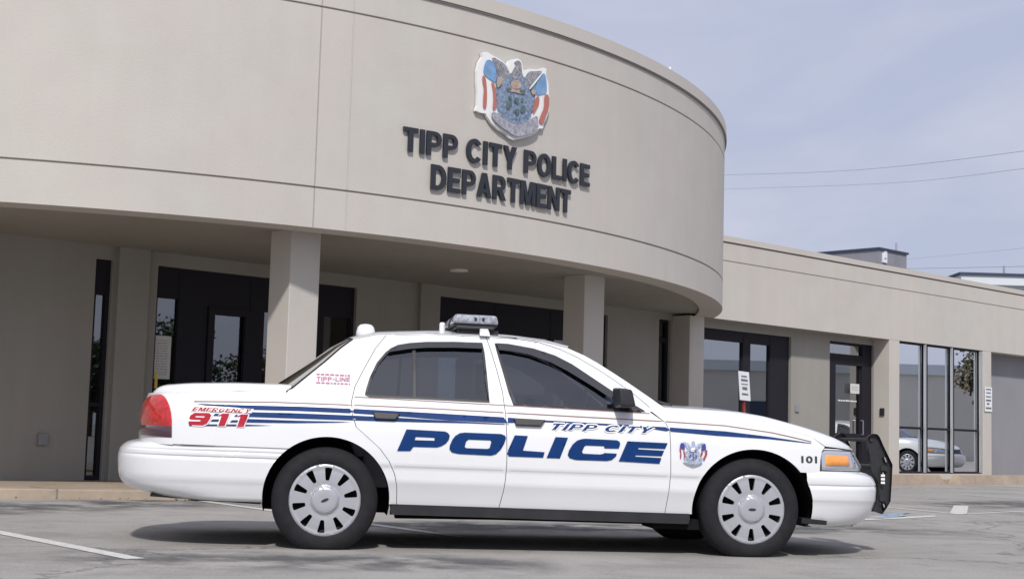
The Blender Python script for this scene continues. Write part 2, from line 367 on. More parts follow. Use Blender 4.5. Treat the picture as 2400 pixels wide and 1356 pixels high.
# ================================================================== STATION
st=empty('police_station',B(TC,DC,0))
def sp(o): # parent keeping world coordinates
    o.parent=st; o.matrix_parent_inverse=Matrix.Translation(st.location).inverted(); return o
tag(st,'beige stucco police station with curved drum front, columns and dark glazing','police station')
# curved fascia
seams=[math.atan2(16.43-CY,-2.265-CX),math.atan2(16.64-CY,-1.925-CX)]
tha=math.atan2(-1,0)
hw=math.acos((DC-17.0)/RR)
cdir=math.atan2(wn.y,wn.x)
th0,th1=cdir-hw-.01,cdir+hw+.01
ths=[th0+(th1-th0)*i/150 for i in range(151)]
prof=[(-.40,3.10),(-.40,3.05),(0,3.05),(0,3.497),(-.014,3.502),(-.014,3.520),(0,3.525),(0,5.592),(-.014,5.597),(-.014,5.613),(0,5.618),(0,5.955)]
vs=[];fs=[];
cols=[(t,0) for t in ths]
for s in seams: cols+=[(s-.0008,0),(s-.0005,-.010),(s+.0005,-.010),(s+.0008,0)]
cols.sort()
for t,dr in cols:
    for k,(r,z) in enumerate(prof): vs.append(cyl(t,RR+r+(dr if 1<k else 0),z))
np_=len(prof); mi=[]
for i in range(len(cols)-1):
    for k in range(np_-1):
        fs.append((i*np_+k,(i+1)*np_+k,(i+1)*np_+k+1,i*np_+k+1))
        mi.append(1 if k in (4,8) or (cols[i][1] and cols[i+1][1]) else 0)
o=mesh('curved_fascia',vs,fs,['stucco','groove'],None,False,mi); sp(o)
o['label']='curved stucco fascia with two thin horizontal joints'
fascia=o
# upper drum round the back
vs=[];fs=[];nn=120
for i in range(nn+1):
    t=th1+(2*math.pi-(th1-th0))*i/nn
    vs+=[cyl(t,RR,3.2),cyl(t,RR,5.955)]
for i in range(nn): fs.append((2*i,2*i+2,2*i+3,2*i+1))
vs2=[cyl(2*math.pi*i/100,RR-.3,5.98) for i in range(100)]
b=len(vs); vs+=vs2; fs.append(tuple(range(b,b+100)))
sp(mesh('drum_wall',vs,fs,'stucco'))
def sweep(name,prof,m,n=260,smooth=False):
    vs=[];fs=[]
    for i in range(n):
        t=2*math.pi*i/n
        for r,z in prof: vs.append(cyl(t,RR+r,z))
    q=len(prof)
    for i in range(n):
        for k in range(q-1): fs.append((i*q+k,((i+1)%n)*q+k,((i+1)%n)*q+k+1,i*q+k+1))
    return sp(mesh(name,vs,fs,m))
sweep('coping',[(-.02,5.955),(-.02,5.975),(.035,5.975),(.035,5.985),(.028,6.15),(-.34,6.165),(-.34,5.98)],'coping')
sweep('drip_edge',[(.001,5.953),(.022,5.953),(.022,5.974),(.001,5.974)],'groove')
# wing fascia
def prism(name,prof,t0,t1,m,mi=None):
    vs=[B(t,d,z) for t in (t0,t1) for d,z in prof]; q=len(prof)
    fs=[(k,k+1,q+k+1,q+k) for k in range(q-1)]+[tuple(range(q))[::-1],tuple(range(q,2*q))]
    return sp(mesh(name,vs,fs,m,None,False,(mi+[0,0]) if mi else None))
tl,tr=TC-math.sqrt(RR**2-(DC-17)**2),TC+math.sqrt(RR**2-(DC-17)**2)
for (a,b,nm) in ((tr-.25,52,'wing_fascia'),(-12,tl+.25,'wing_fascia')):
    pf=[(17.35,3.05),(17.0,3.05),(17.0,4.150),(17.012,4.154),(17.012,4.166),(17.0,4.17),(17.0,4.497),(17.015,4.50),(17.015,4.52),(17.3,4.52),(17.3,3.05)]
    prism(nm,pf,a,b,['stucco','groove'],[0,0,0,1,0,0,0,1,0,0])
    pf=[(17.012,4.522),(16.975,4.522),(16.98,4.63),(17.3,4.64),(17.3,4.522)]
    prism('coping',pf,a,b,'coping')
bb=MB(); bb.box(-12,52,17.3,34,4.2,4.45,B); sp(bb.build('roof','roofing'))
bb=MB(); bb.box(-12,52,33.8,34,0,4.2,B); bb.box(51.8,52,17.6,33.8,0,4.2,B); bb.box(-12,-11.8,17.6,33.8,0,4.2,B); sp(bb.build('back_wall','stucco'))
# soffit
vs=[];fs=[]
n=60
for i in range(n+1):
    t=tl+.45+(tr-tl-.9)*i/n; d=DC-math.sqrt(max(0,(RR-.39)**2-(t-TC)**2)); d=min(d,17.38)
    vs+=[B(t,d,3.09),B(t,17.45,3.09)]
for i in range(n): fs.append((2*i,2*i+1,2*i+3,2*i+2))
sp(mesh('soffit',vs,fs,'stucco_shade'))
# recess wall with openings
DW=17.4
ops=[(9.22,9.46,.06,2.91),(10.13,13.50,.06,2.91),(15.13,19.08,.06,2.93),(20.47,20.80,.06,2.97),(21.30,24.58,.35,2.91),(25.95,27.61,.06,2.93)]
bb=MB(); t=-12
for (a,b_,z0,z1) in ops+[(52,52,0,0)]:
    if a>52-1e-3: bb.box(t,28.0,DW,DW+.2,-.02,3.16,B); break
    bb.box(t,a,DW,DW+.2,-.02,3.16,B); bb.box(a,b_,DW,DW+.2,z1,3.16,B)
    if z0>.2: bb.box(a,b_,DW,DW+.2,-.02,z0,B)
    t=b_
sp(bb.build('recess_wall','stucco_shade'))
bb=MB(); bb.box(14.70,15.10,DW-.07,DW,-.02,3.088,B); sp(bb.build('pilaster','stucco_shade'))
bb=MB(); bb.box(9.50,9.95,DW-.10,DW,-.02,3.088,B); sp(bb.build('pilaster','stucco_shade'))
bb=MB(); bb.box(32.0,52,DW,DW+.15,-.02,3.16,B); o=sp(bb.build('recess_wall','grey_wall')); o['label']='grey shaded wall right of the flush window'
bb=MB(); bb.box(tr-.4,28.0,17.02,DW,3.045,3.1,B); bb.box(32,52,17.3,DW,3.045,3.1,B); sp(bb.build('soffit','stucco_shade'))
# columns
def column(t,D,s=.42,z1=3.10,m='stucco'):
    q=MB(); q.box(t,t+s,D,D+s,-.02,z1,B); return sp(q.build('column',m,bevel=.008,seg=1))
def onpt(x,y): v=Vector((x,y,0)); return v.dot(wd),-v.dot(wn)
a=onpt(-2.57,16.88); column(a[0],a[1])
a=onpt(1.04,20.84); column(a[0],a[1])
a=onpt(-6.6,14.0); 
def pier(t0,t1,D0,D1,z1=3.05):
    q=MB(); q.box(t0,t1,D0,D1,-.02,z1,B); return sp(q.build('column','stucco',bevel=.006,seg=1))
pier(20.84,21.26,16.98,DW)
pier(27.60,28.0,17.003,DW)
pier(31.62,32.02,17.003,DW)
# glazing
def glazing(name,t0,t1,z0,z1,D,mull=(),door=None,frame='bronze',gl='glass_b',hb=(),fw_=.05,panel=()):
    """frame mesh > panes"""
    q=MB(); Df,Db=D,D+.09
    q.box(t0,t0+fw_,Df,Db,z0,z1,B); q.box(t1-fw_,t1,Df,Db,z0,z1,B)
    q.box(t0+fw_,t1-fw_,Df,Db,z0,z0+fw_,B); q.box(t0+fw_,t1-fw_,Df,Db,z1-fw_,z1,B)
    xs=[t0+fw_]
    for (a,b_) in mull:
        q.box(a,b_,Df-.004,Db-.004,z0+fw_,z1-fw_,B); xs+=[a,b_]
    xs.append(t1-fw_)
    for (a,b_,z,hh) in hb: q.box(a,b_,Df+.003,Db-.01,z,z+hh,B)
    o=sp(q.build(name,frame))
    for k in range(0,len(xs)-1,2):
        me=MB(); me.box(xs[k],xs[k+1],D+.045,D+.051,z0+fw_,z1-fw_,B)
        p=me.build('pane',gl); p.parent=o; p.matrix_parent_inverse=Matrix.Identity(4)
    return o
glazing('window',9.22,9.46,.06,2.91,DW+.05,hb=((9.27,9.41,2.45,.41),(9.27,9.41,1.0,.05)))  # tall top bar: added opaque panel in place of the soffit's dark reflection
o=glazing('entrance_glazing',10.13,13.50,.06,2.91,DW+.06,mull=((10.50,10.96),(11.66,11.90),(12.80,12.95)),hb=((10.18,10.50,2.49,.37),(10.96,11.66,2.43,.43),(11.9,12.8,2.43,.43),(12.95,13.45,2.45,.41)))  # upper bars are opaque panels, added to imitate the mirrored dark overhang
dd=MB()
a0,a1=10.97,11.65
for bx in ((a0,a0+.10,DW+.03,DW+.09,.08,2.43),(a1-.08,a1,DW+.03,DW+.09,.08,2.43),(a0+.10,a1-.08,DW+.03,DW+.09,.08,.33),(a0+.10,a1-.08,DW+.03,DW+.09,2.33,2.43)): dd.box(*bx,B)
dd.tube([B(11.03,DW-.02,.98),B(11.03,DW-.02,1.28)],.013); dd.tube([B(11.03,DW-.02,1.0),B(11.03,DW+.04,1.0)],.009); dd.tube([B(11.03,DW-.02,1.26),B(11.03,DW+.04,1.26)],.009)
do=dd.build('door','bronze'); do.parent=o; do.matrix_parent_inverse=Matrix.Identity(4)
glazing('window',15.13,19.08,.06,2.93,DW+.06,mull=((16.4,16.5),(17.7,17.8)),hb=((15.18,16.4,2.42,.46),(16.5,17.7,2.42,.46),(17.8,19.03,2.42,.46)))  # panes covered at the top by added panels, dark like the reflected soffit
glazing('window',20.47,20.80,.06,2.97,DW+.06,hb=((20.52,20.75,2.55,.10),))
glazing('window',21.30,24.58,.35,2.91,DW+.06,mull=((23.07,23.30),(23.95,24.53)),hb=((21.35,23.07,2.70,.16),(23.3,23.95,2.70,.16)),fw_=.06,gl='glass_m')  # wide right mullion: frame plus a dark reflection drawn as solid
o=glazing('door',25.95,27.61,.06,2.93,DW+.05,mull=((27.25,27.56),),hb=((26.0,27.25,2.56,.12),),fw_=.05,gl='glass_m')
q=MB(); q.box(26.0,26.2,DW+.02,DW+.10,.1,2.56,B); q.box(27.20,27.25,DW+.02,DW+.10,.1,2.56,B); q.box(26.2,27.20,DW+.02,DW+.10,.1,.35,B); q.box(26.2,27.20,DW+.02,DW+.10,.90,1.02,B); q.box(26.2,27.20,DW+.02,DW+.10,2.46,2.56,B)
s_=q.build('door_leaf','bronze'); s_.parent=o; s_.matrix_parent_inverse=Matrix.Identity(4)
q=MB(); q.tube([B(27.17,DW-.03,1.0),B(27.17,DW-.03,1.3)],.014); q.tube([B(27.17,DW-.03,1.0),B(27.17,DW+.03,1.0)],.01); q.tube([B(27.17,DW-.03,1.3),B(27.17,DW+.03,1.3)],.01)
s_=q.build('handle','chrome'); s_.parent=o; s_.matrix_parent_inverse=Matrix.Identity(4)
q=MB()
random.seed(9)
x=26.40
while x<27.08:
    w_=random.uniform(.015,.05); q.box(x,x+w_,DW+.085,DW+.089,1.69,1.715+random.uniform(0,.012),B); x+=w_+random.uniform(.008,.03)
s_=q.build('lettering','decalwhite'); s_.parent=o; s_.matrix_parent_inverse=Matrix.Identity(4); s_['label']='thin row of small white lettering on the door glass'
o=glazing('window',28.0,31.62,.20,3.05,17.04,mull=((29.12,29.22),(30.27,30.37)),hb=((28.04,31.58,1.16,.05),),gl='glass_r',fw_=.045,frame='bronze')
q=MB()
for tt in (29.05,30.20,31.50): q.box(tt,tt+.055,17.0,17.04,.22,3.03,B)
s_=q.build('mullion_cap','silver'); s_.parent=o; s_.matrix_parent_inverse=Matrix.Identity(4)
bb=MB(); bb.box(28.0,31.62,17.01,17.2,-.02,.20,B); sp(bb.build('sill_wall','stucco'))
# interior
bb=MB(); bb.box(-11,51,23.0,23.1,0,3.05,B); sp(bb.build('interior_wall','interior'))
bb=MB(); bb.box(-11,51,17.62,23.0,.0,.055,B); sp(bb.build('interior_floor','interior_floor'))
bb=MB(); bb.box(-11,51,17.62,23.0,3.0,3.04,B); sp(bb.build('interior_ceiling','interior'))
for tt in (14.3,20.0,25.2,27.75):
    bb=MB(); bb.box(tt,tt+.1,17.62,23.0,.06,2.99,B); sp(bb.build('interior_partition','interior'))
for (tt,dd_) in ((21.6,18.6),(20.2,18.3)):
    bb=MB(); bb.box(tt,tt+1.2,dd_,dd_+.6,.06,.8,B); bb.box(tt+.2,tt+.7,dd_+.1,dd_+.4,.8,1.25,B)
    tag(bb.build('reception_desk','black',bevel=.01,seg=1),'dark reception desk seen through the '+('wide window behind the parking sign' if tt>21 else 'narrow slit window beside the pier'),'desk','desks behind the glass')
# small wall fittings
def fitting(name,t0,t1,z0,z1,D,m,d=.03):
    q=MB(); q.box(t0,t1,D-d,D-.001,z0,z1,B); return sp(q.build(name,m,bevel=.004,seg=1))
fitting('outlet_box',8.55,8.68,.49,.64,DW,'grey_wall',.05)
fitting('switch_plate',24.72,24.84,1.41,1.55,DW,'grey_wall')
q=MB(); q.box(27.57,27.60,17.12,17.22,1.42,1.58,B); sp(q.build('card_reader','black'))
for (x,y) in ((-4.72,20.30),(-.76,20.68)):
    q=MB(); q.tube([(x,y,3.07),(x,y,3.095)],.13,20); o=sp(q.build('ceiling_light','c_white'))
q=MB(); q.box(9.30,9.42,DW+.30,DW+.32,2.70,2.76,B); sp(q.build('notice_strip','paper'))
# crest -------------------------------------------------------------
CREST={
'field' : [(0.207, 5.407), (0.305, 5.344), (0.455, 5.243), (0.528, 5.276), (0.576, 5.331), (0.689, 5.353), (0.744, 5.252), (0.831, 5.334), (0.976, 5.353), (0.969, 5.192), (0.953, 5.067), (0.916, 4.845), (0.804, 4.713), (0.628, 4.647), (0.428, 4.687), (0.292, 4.755), (0.273, 4.934), (0.267, 5.098), (0.235, 5.293)] ,
'tanL' : [(0.276, 5.182), (0.335, 5.202), (0.362, 5.134), (0.305, 5.05), (0.268, 5.062)] ,
'tanR' : [(0.853, 5.123), (0.937, 5.148), (0.946, 5.094), (0.881, 5.063)] ,
'bow1' : [(0.449, 5.085), (0.498, 5.09), (0.524, 5.071), (0.488, 5.042), (0.438, 5.051)] ,
'bow2' : [(0.661, 5.097), (0.737, 5.106), (0.761, 5.078), (0.714, 5.046), (0.649, 5.067)] ,
'headw' : [(0.469, 5.366), (0.547, 5.437), (0.621, 5.475), (0.598, 5.41), (0.562, 5.356), (0.516, 5.273), (0.479, 5.275)] ,
'pole' : [(0.813, 5.134), (0.839, 5.13), (1.062, 5.38), (1.041, 5.385)] ,
'dark1' : [(0.516, 4.95), (0.47, 4.877), (0.423, 4.814), (0.472, 4.813), (0.531, 4.888)] ,
'dark2' : [(0.718, 4.921), (0.771, 4.875), (0.723, 4.802), (0.671, 4.82)] ,
'dark3' : [(0.57, 4.831), (0.658, 4.846), (0.648, 4.779), (0.598, 4.771)] ,
'outline' : [(0.03, 5.441), (0.075, 5.464), (0.128, 5.467), (0.206, 5.445), (0.326, 5.421), (0.431, 5.382), (0.465, 5.37), (0.475, 5.427), (0.546, 5.464), (0.62, 5.489), (0.684, 5.475), (0.709, 5.432), (0.729, 5.361), (0.829, 5.397), (0.96, 5.418), (1.092, 5.466), (1.147, 5.461), (1.144, 5.377), (1.193, 5.273), (1.213, 5.106), (1.22, 4.937), (1.185, 4.85), (1.121, 4.731), (1.112, 4.677), (1.042, 4.666), (1.004, 4.612), (0.888, 4.542), (0.71, 4.476), (0.598, 4.444), (0.511, 4.462), (0.472, 4.497), (0.337, 4.534), (0.227, 4.594), (0.142, 4.671), (0.129, 4.7), (0.048, 4.696), (-0.039, 4.71), (-0.013, 4.776), (-0.013, 4.929), (-0.03, 5.062), (-0.036, 5.206), (-0.006, 5.321), (0.041, 5.393)] ,
'wingL' : [(0.189, 5.426), (0.303, 5.407), (0.42, 5.37), (0.465, 5.31), (0.485, 5.258), (0.457, 5.207), (0.411, 5.124), (0.336, 5.184), (0.26, 5.271), (0.209, 5.353)] ,
'wingR' : [(0.836, 5.368), (0.961, 5.393), (1.04, 5.413), (1.061, 5.394), (0.965, 5.276), (0.814, 5.116), (0.773, 5.155), (0.745, 5.224), (0.78, 5.306)] ,
'head' : [(0.548, 5.409), (0.596, 5.456), (0.646, 5.461), (0.686, 5.436), (0.695, 5.354), (0.705, 5.272), (0.618, 5.209), (0.518, 5.218), (0.534, 5.286), (0.563, 5.338), (0.58, 5.388)] ,
'flagL' : [(0.103, 5.369), (0.173, 5.378), (0.234, 5.339), (0.261, 5.262), (0.267, 5.098), (0.183, 5.128), (0.099, 5.158), (0.057, 5.196), (0.071, 5.29)] ,
'flagR' : [(1.075, 5.392), (1.123, 5.373), (1.148, 5.264), (1.153, 5.142), (1.052, 5.109), (0.973, 5.071), (0.95, 5.151), (0.966, 5.248), (1.017, 5.324)] ,
'strL1' : [(0.047, 5.167), (0.094, 5.148), (0.116, 5.034), (0.127, 4.909), (0.121, 4.762), (0.071, 4.745), (0.066, 4.88), (0.077, 4.991), (0.044, 5.094)] ,
'strL2' : [(0.183, 5.11), (0.25, 5.076), (0.273, 4.934), (0.284, 4.808), (0.256, 4.763), (0.221, 4.761), (0.233, 4.891), (0.217, 5.016)] ,
'strR1' : [(1.106, 5.112), (1.194, 5.136), (1.201, 4.952), (1.144, 4.848), (1.094, 4.717), (1.013, 4.74), (1.049, 4.831), (1.113, 4.946)] ,
'strR2' : [(0.954, 5.058), (1.013, 5.069), (1.017, 4.985), (0.96, 4.89), (0.916, 4.831), (0.896, 4.86), (0.912, 4.938)] ,
'shield' : [(0.456, 5.225), (0.603, 5.272), (0.743, 5.27), (0.814, 5.107), (0.883, 5.026), (0.888, 4.896), (0.801, 4.787), (0.626, 4.702), (0.452, 4.709), (0.328, 4.779), (0.287, 4.882), (0.282, 5.009), (0.364, 5.079)] ,
'sun' : [(0.508, 5.161), (0.568, 5.205), (0.644, 5.21), (0.689, 5.176), (0.685, 5.12), (0.586, 5.083), (0.51, 5.097)] ,
'band' : [(0.437, 5.083), (0.485, 5.101), (0.586, 5.074), (0.686, 5.106), (0.756, 5.096), (0.752, 5.053), (0.675, 5.044), (0.587, 5.046), (0.488, 5.037), (0.444, 5.048)] ,
'bits1' : [(0.466, 4.978), (0.515, 4.978), (0.517, 4.932), (0.467, 4.95)] ,
'bits2' : [(0.565, 4.977), (0.64, 4.982), (0.63, 4.915), (0.592, 4.908), (0.566, 4.941)] ,
'bits3' : [(0.678, 4.979), (0.722, 4.992), (0.717, 4.963), (0.679, 4.961)] ,
'scroll' : [(0.176, 4.713), (0.257, 4.735), (0.379, 4.697), (0.528, 4.657), (0.603, 4.652), (0.753, 4.686), (0.892, 4.775), (0.97, 4.817), (0.987, 4.726), (1.002, 4.663), (0.9, 4.581), (0.722, 4.514), (0.597, 4.485), (0.484, 4.522), (0.336, 4.571), (0.226, 4.635)] ,
'scband' : [(0.33, 4.716), (0.428, 4.696), (0.54, 4.669), (0.602, 4.67), (0.727, 4.71), (0.852, 4.796), (0.866, 4.775), (0.753, 4.682), (0.603, 4.633), (0.479, 4.649), (0.355, 4.688)] ,
}
LAY=[('outline','c_white'),('field','c_slate'),('wingL','c_grey'),('wingR','c_grey'),('shield','c_slate'),('headw','c_white'),('head','c_grey'),('flagL','c_blue'),('flagR','c_blue'),('strL1','c_red'),('strL2','c_red'),('strR1','c_red'),('strR2','c_red'),('sun','c_tan'),('band','c_tan'),('bow1','c_green'),('bow2','c_green'),('tanL','c_tan'),('tanR','c_tan'),('pole','c_white'),('dark1','c_green'),('dark2','c_green'),('dark3','c_green'),('bits1','c_green'),('bits2','c_green'),('bits3','c_green'),('scroll','c_scroll'),('scband','c_slate')]
NAMES=dict(field='field',headw='eagle_head',bow1='ribbon',bow2='ribbon',tanL='shield_charge',tanR='shield_charge',pole='flag_pole',dark1='shield_charge',dark2='shield_charge',dark3='shield_charge',outline='backing_plate',wingL='wing',wingR='wing',shield='shield',head='eagle_head',flagL='flag_canton',flagR='flag_canton',strL1='flag_stripe',strL2='flag_stripe',strR1='flag_stripe',strR2='flag_stripe',sun='sun_disc',band='ribbon',bits1='shield_charge',bits2='shield_charge',bits3='shield_charge',scroll='scroll',scband='scroll_band')
cr_=empty('eagle_crest',cs(.59,4.44,.02))
tag(cr_,'painted eagle crest with two flags on the curved wall above the lettering','crest')
for i,(k,m) in enumerate(LAY):
    P=CREST[k]; h0=.012 if i==0 else .052+.0012*i; h1=.055 if i==0 else .058+.0012*i
    if i: 
        P=smoothpoly(P,1); c=CREST['outline']
    vs,fs=ext2d(P,(),lambda a,b,h:cs(a,b,h),h0,h1,.12)
    o=mesh(NAMES[k],vs,fs,m); o.parent=cr_; o.matrix_parent_inverse=Matrix.Translation(cr_.location).inverted()
# wing feather relief: thin ribs
random.seed(3)
for side,(x0,x1) in ((0,(.25,.44)),(1,(.79,1.0))):
    for k in range(6):
        f=k/5
        if side==0: a=(.20+.24*f,5.40-.06*f); b_=(.31+.12*f,5.22-.0*f)
        else: a=(1.02-.19*f,5.39-.03*f); b_=(.90-.10*f,5.22-.04*f)
        q=MB(); q.tube([cs(a[0],a[1],.066),cs(b_[0],b_[1],.066)],.0035,5); o=q.build('feather','c_scroll'); o.parent=cr_; o.matrix_parent_inverse=Matrix.Translation(cr_.location).inverted()
# lettering ---------------------------------------------------------
lt=empty('wall_lettering',cs(.6,3.65,.03)); tag(lt,'black raised letters reading TIPP CITY POLICE DEPARTMENT on the curved wall','sign')
def s_of(x,y): return (math.atan2(y-CY,x-CX)+.862)*RR
def glyphs():
    s=.205; G={}
    def ell(cx,cy,rx,ry,a0,a1,n=14): return [(cx+rx*math.cos(R_(a0+(a1-a0)*i/n)),cy+ry*math.sin(R_(a0+(a1-a0)*i/n))) for i in range(n+1)]
    G['T']=(.64,[(.2175,0),(.4225,0),(.4225,.82),(.64,.82),(.64,1),(0,1),(0,.82),(.2175,.82)],())
    G['I']=(s,[(0,0),(s,0),(s,1),(0,1)],())
    G['L']=(.58,[(0,0),(.58,0),(.58,.18),(s,.18),(s,1),(0,1)],())
    G['E']=(.62,[(0,0),(.62,0),(.62,.175),(s,.175),(s,.415),(.57,.415),(.57,.585),(s,.585),(s,.825),(.61,.825),(.61,1),(0,1)],())
    bow=ell(.38,.685,.29,.315,-90,90)
    G['P']=(.67,[(0,0),(s,0),(s,.37)]+bow+[(0,1)],([(s,.53)]+ell(.37,.685,.12,.155,-90,90)+[(s,.84)],))
    G['R']=(.71,[(0,0),(s,0),(s,.37),(.29,.37),(.47,0),(.71,0),(.50,.42)]+ell(.39,.695,.29,.305,-55,90)+[(0,1)],([(s,.53)]+ell(.38,.685,.12,.155,-90,90)+[(s,.84)],))
    G['D']=(.72,[(0,0)]+ell(.32,.5,.40,.5,-90,90,20)+[(0,1)],([(s,.175)]+ell(.31,.5,.20,.325,-90,90)+[(s,.825)],))
    G['O']=(.78,ell(.39,.5,.39,.52,0,340,22),(ell(.39,.5,.185,.34,0,342,18),))
    G['C']=(.74,ell(.39,.5,.39,.52,38,322,24)+ell(.39,.5,.185,.34,318,42,20),())
    G['Y']=(.70,[(.2475,0),(.4525,0),(.4525,.38),(.70,1),(.475,1),(.35,.62),(.225,1),(0,1),(.2475,.38)],())
    G['A']=(.74,[(0,0),(.215,0),(.26,.19),(.48,.19),(.525,0),(.74,0),(.485,1),(.255,1)],([(.305,.35),(.435,.35),(.37,.66)],))
    G['M']=(.86,[(0,0),(.19,0),(.19,.66),(.335,0),(.525,0),(.67,.66),(.67,0),(.86,0),(.86,1),(.58,1),(.43,.36),(.28,1),(0,1)],())
    G['N']=(.72,[(0,0),(.19,0),(.19,.64),(.51,0),(.72,0),(.72,1),(.53,1),(.53,.38),(.21,1),(0,1)],())
    G['G']=(.76,ell(.39,.5,.39,.52,38,312,24)+[(.74,.12),(.74,.53),(.42,.53),(.42,.37),(.56,.37),(.56,.22)]+ell(.39,.5,.185,.34,304,42,20),())
    G['-']=(.40,[(0,.36),(.40,.36),(.40,.54),(0,.54)],())
    return G
GLY=glyphs()
def wall_text(s,x0,x1,z0,z1,name):
    v=[];f=[]; x=0
    for ch in s:
        if ch==' ': x+=.34; continue
        w_,o_,hs=GLY[ch]; vv,ff=tri2d(o_,hs,.25,eh=.12); b=len(v); v+=[(a+x,c) for a,c in vv]; f+=[tuple(b+i for i in q) for q in ff]; x+=w_+.085
    v=fit(v,x0,x1,z0,z1); n=len(v)
    vs=[cs(a,b,.045) for a,b in v]+[cs(a,b,.018) for a,b in v]; fs=[tuple(q) for q in f]
    ed=set()
    for q in f:
        for i in range(len(q)): ed.add((q[i],q[(i+1)%len(q)]))
    for (a,b) in ed:
        if (b,a) not in ed: fs.append((a,a+n,b+n,b))
    o=mesh(name,vs,fs,'letter'); o.parent=lt; o.matrix_parent_inverse=Matrix.Translation(lt.location).inverted()
wall_text('TIPP CITY POLICE',s_of(-1.35,17.03),s_of(.96,19.18),4.065,4.365,'lettering_line')
wall_text('DEPARTMENT',s_of(-1.02,17.27),s_of(.70,18.88),3.665,3.965,'lettering_line')
# roof things -------------------------------------------------------
ph=empty('rooftop_penthouse',B(38.35,24,4.45)); tag(ph,'small grey metal rooftop plant box with white louvre above the right wing','rooftop box')
q=MB(); q.box(38.35,39.92,24,26.2,4.45,6.66,B); o=q.build('wall','penthouse'); o.parent=ph; o.matrix_parent_inverse=Matrix.Translation(ph.location).inverted()
q=MB(); q.box(38.30,39.97,23.95,26.25,6.66,6.72,B); o=q.build('roof_cap','fardark'); o.parent=ph; o.matrix_parent_inverse=Matrix.Translation(ph.location).inverted()
q=MB(); q.box(38.52,38.76,23.96,24.0,6.28,6.58,B); q.box(38.58,38.70,23.93,23.97,6.42,6.62,B); o=q.build('louvre','signwhite'); o.parent=ph; o.matrix_parent_inverse=Matrix.Translation(ph.location).inverted()
q=MB(); q.tube([cyl(math.atan2(21.35-CY,2.39-CX),RR-.15,6.15),cyl(math.atan2(21.35-CY,2.39-CX),RR-.15,6.30)],.02); q.tube([cyl(math.atan2(21.35-CY,2.39-CX),RR-.15,6.26),cyl(math.atan2(21.35-CY,2.39-CX),RR-.15,6.30)],[.022,.01])
tag(q.build('roof_finial','signwhite'),'tiny white vent cap on the drum parapet edge','vent')
def place(o,label,cat,group=None): return tag(o,label,cat,group)
q=MB(); q.tube([(15.8,60,0),(15.8,60,9.1)],[.09,.04],8); q.box(15.45,16.15,59.97,60.03,8.55,8.62); place(q.build('utility_pole','wire'),'thin dark pole rising behind the rooftop plant box','pole')
q=MB(); q.tube([(25.3,75,0),(25.3,75,10.15)],[.12,.06],8);  place(q.build('utility_pole','wire'),'thin dark pole in front of the white distant roof at the right edge','pole')
def catmull(pts,n=8):
    o=[]; P=[Vector(p) for p in pts]; P=[P[0]*2-P[1]]+P+[P[-1]*2-P[-2]]
    for i in range(1,len(P)-2):
        for k in range(n):
            t=k/n; o.append(.5*((2*P[i])+(P[i+1]-P[i-1])*t+(2*P[i-1]-5*P[i]+4*P[i+1]-P[i+2])*t*t+(3*P[i]-P[i-1]-3*P[i+1]+P[i+2])*t**3))
    o.append(P[-2]); return o
for pts,lab,r in (([(10.4,90,17.08),(12.45,86,16.48),(17.62,74,14.76),(21.09,60,13.10),(22.9,52,12.43)],'uppermost overhead cable crossing the sky',.011),
  ([(10.42,90,16.19),(12.46,86,15.63),(18.81,72,13.77),(21.09,60,12.36),(22.89,52,11.57)],'second overhead cable just below the uppermost one',.009),
  ([(26.31,100,13.44),(30.57,95,13.5),(32.3,92,13.44),(35.25,86,13.3)],'short faint cable above the far white roof',.009),
  ([(25.72,110,13.89),(30.23,110,14.12),(35.11,100,13.28),(36.88,90,12.36)],'lowest cable reaching the thin pole at the right edge',.02)):
    q=MB(); q.tube(catmull(pts),r,5); place(q.build('overhead_cable','wire'),lab,'cable','overhead cables in the sky')
fb=empty('distant_building',(30,72,0)); tag(fb,'pale distant flat building with dark blue roof band behind the wing','building')
for nm,z0,z1,ex,m in (('wall',0,8.55,0,'farwhite'),('window_band',8.20,8.36,.05,'fardark'),('roof',8.55,8.98,.5,'farwhite'),('roof_edge',8.98,9.10,.6,'fardark')):
    q=MB(); q.box(21.9-ex,50,70-ex,84,z0,z1); o=q.build(nm,m); o.parent=fb; o.matrix_parent_inverse=Matrix.Translation(fb.location).inverted()
# wheel stops ---------------------------------------------------------
def stop(t0,t1,D,label,h=.205):
    s=empty('wheel_stop',B((t0+t1)/2,D,0)); 
    q=MB(); e=.16
    P=[(t0,0),(t0+.02,.05),(t0+e,h),(t1-e,h),(t1-.02,.05),(t1,0)]
    vs=[B(a,D-.14 if z<.06 else D-.09,z) for a,z in P]+[B(a,D+.14 if z<.06 else D+.09,z) for a,z in P]
    fs=[tuple(range(6)),tuple(range(6,12))[::-1]]+[(i,i+6,i+7,i+1) for i in range(5)]
    o=mesh('concrete_bar',vs,fs,'concrete'); 
    bm=bmesh.new(); bm.from_mesh(o.data); bmesh.ops.recalc_face_normals(bm,faces=bm.faces); bmesh.ops.bevel(bm,geom=[e_ for e_ in bm.edges],offset=.012,segments=2,affect='EDGES'); bm.to_mesh(o.data); bm.free()
    o.name='wheel_stop'; bpy.data.objects.remove(s); return tag(o,label,'wheel stop','concrete wheel stops before the flush window')
stop(25.2,28.36,16.25,'concrete wheel stop with its sloped end just left of the gap')
stop(28.57,33.2,16.05,'concrete wheel stop right of the gap running out of frame')
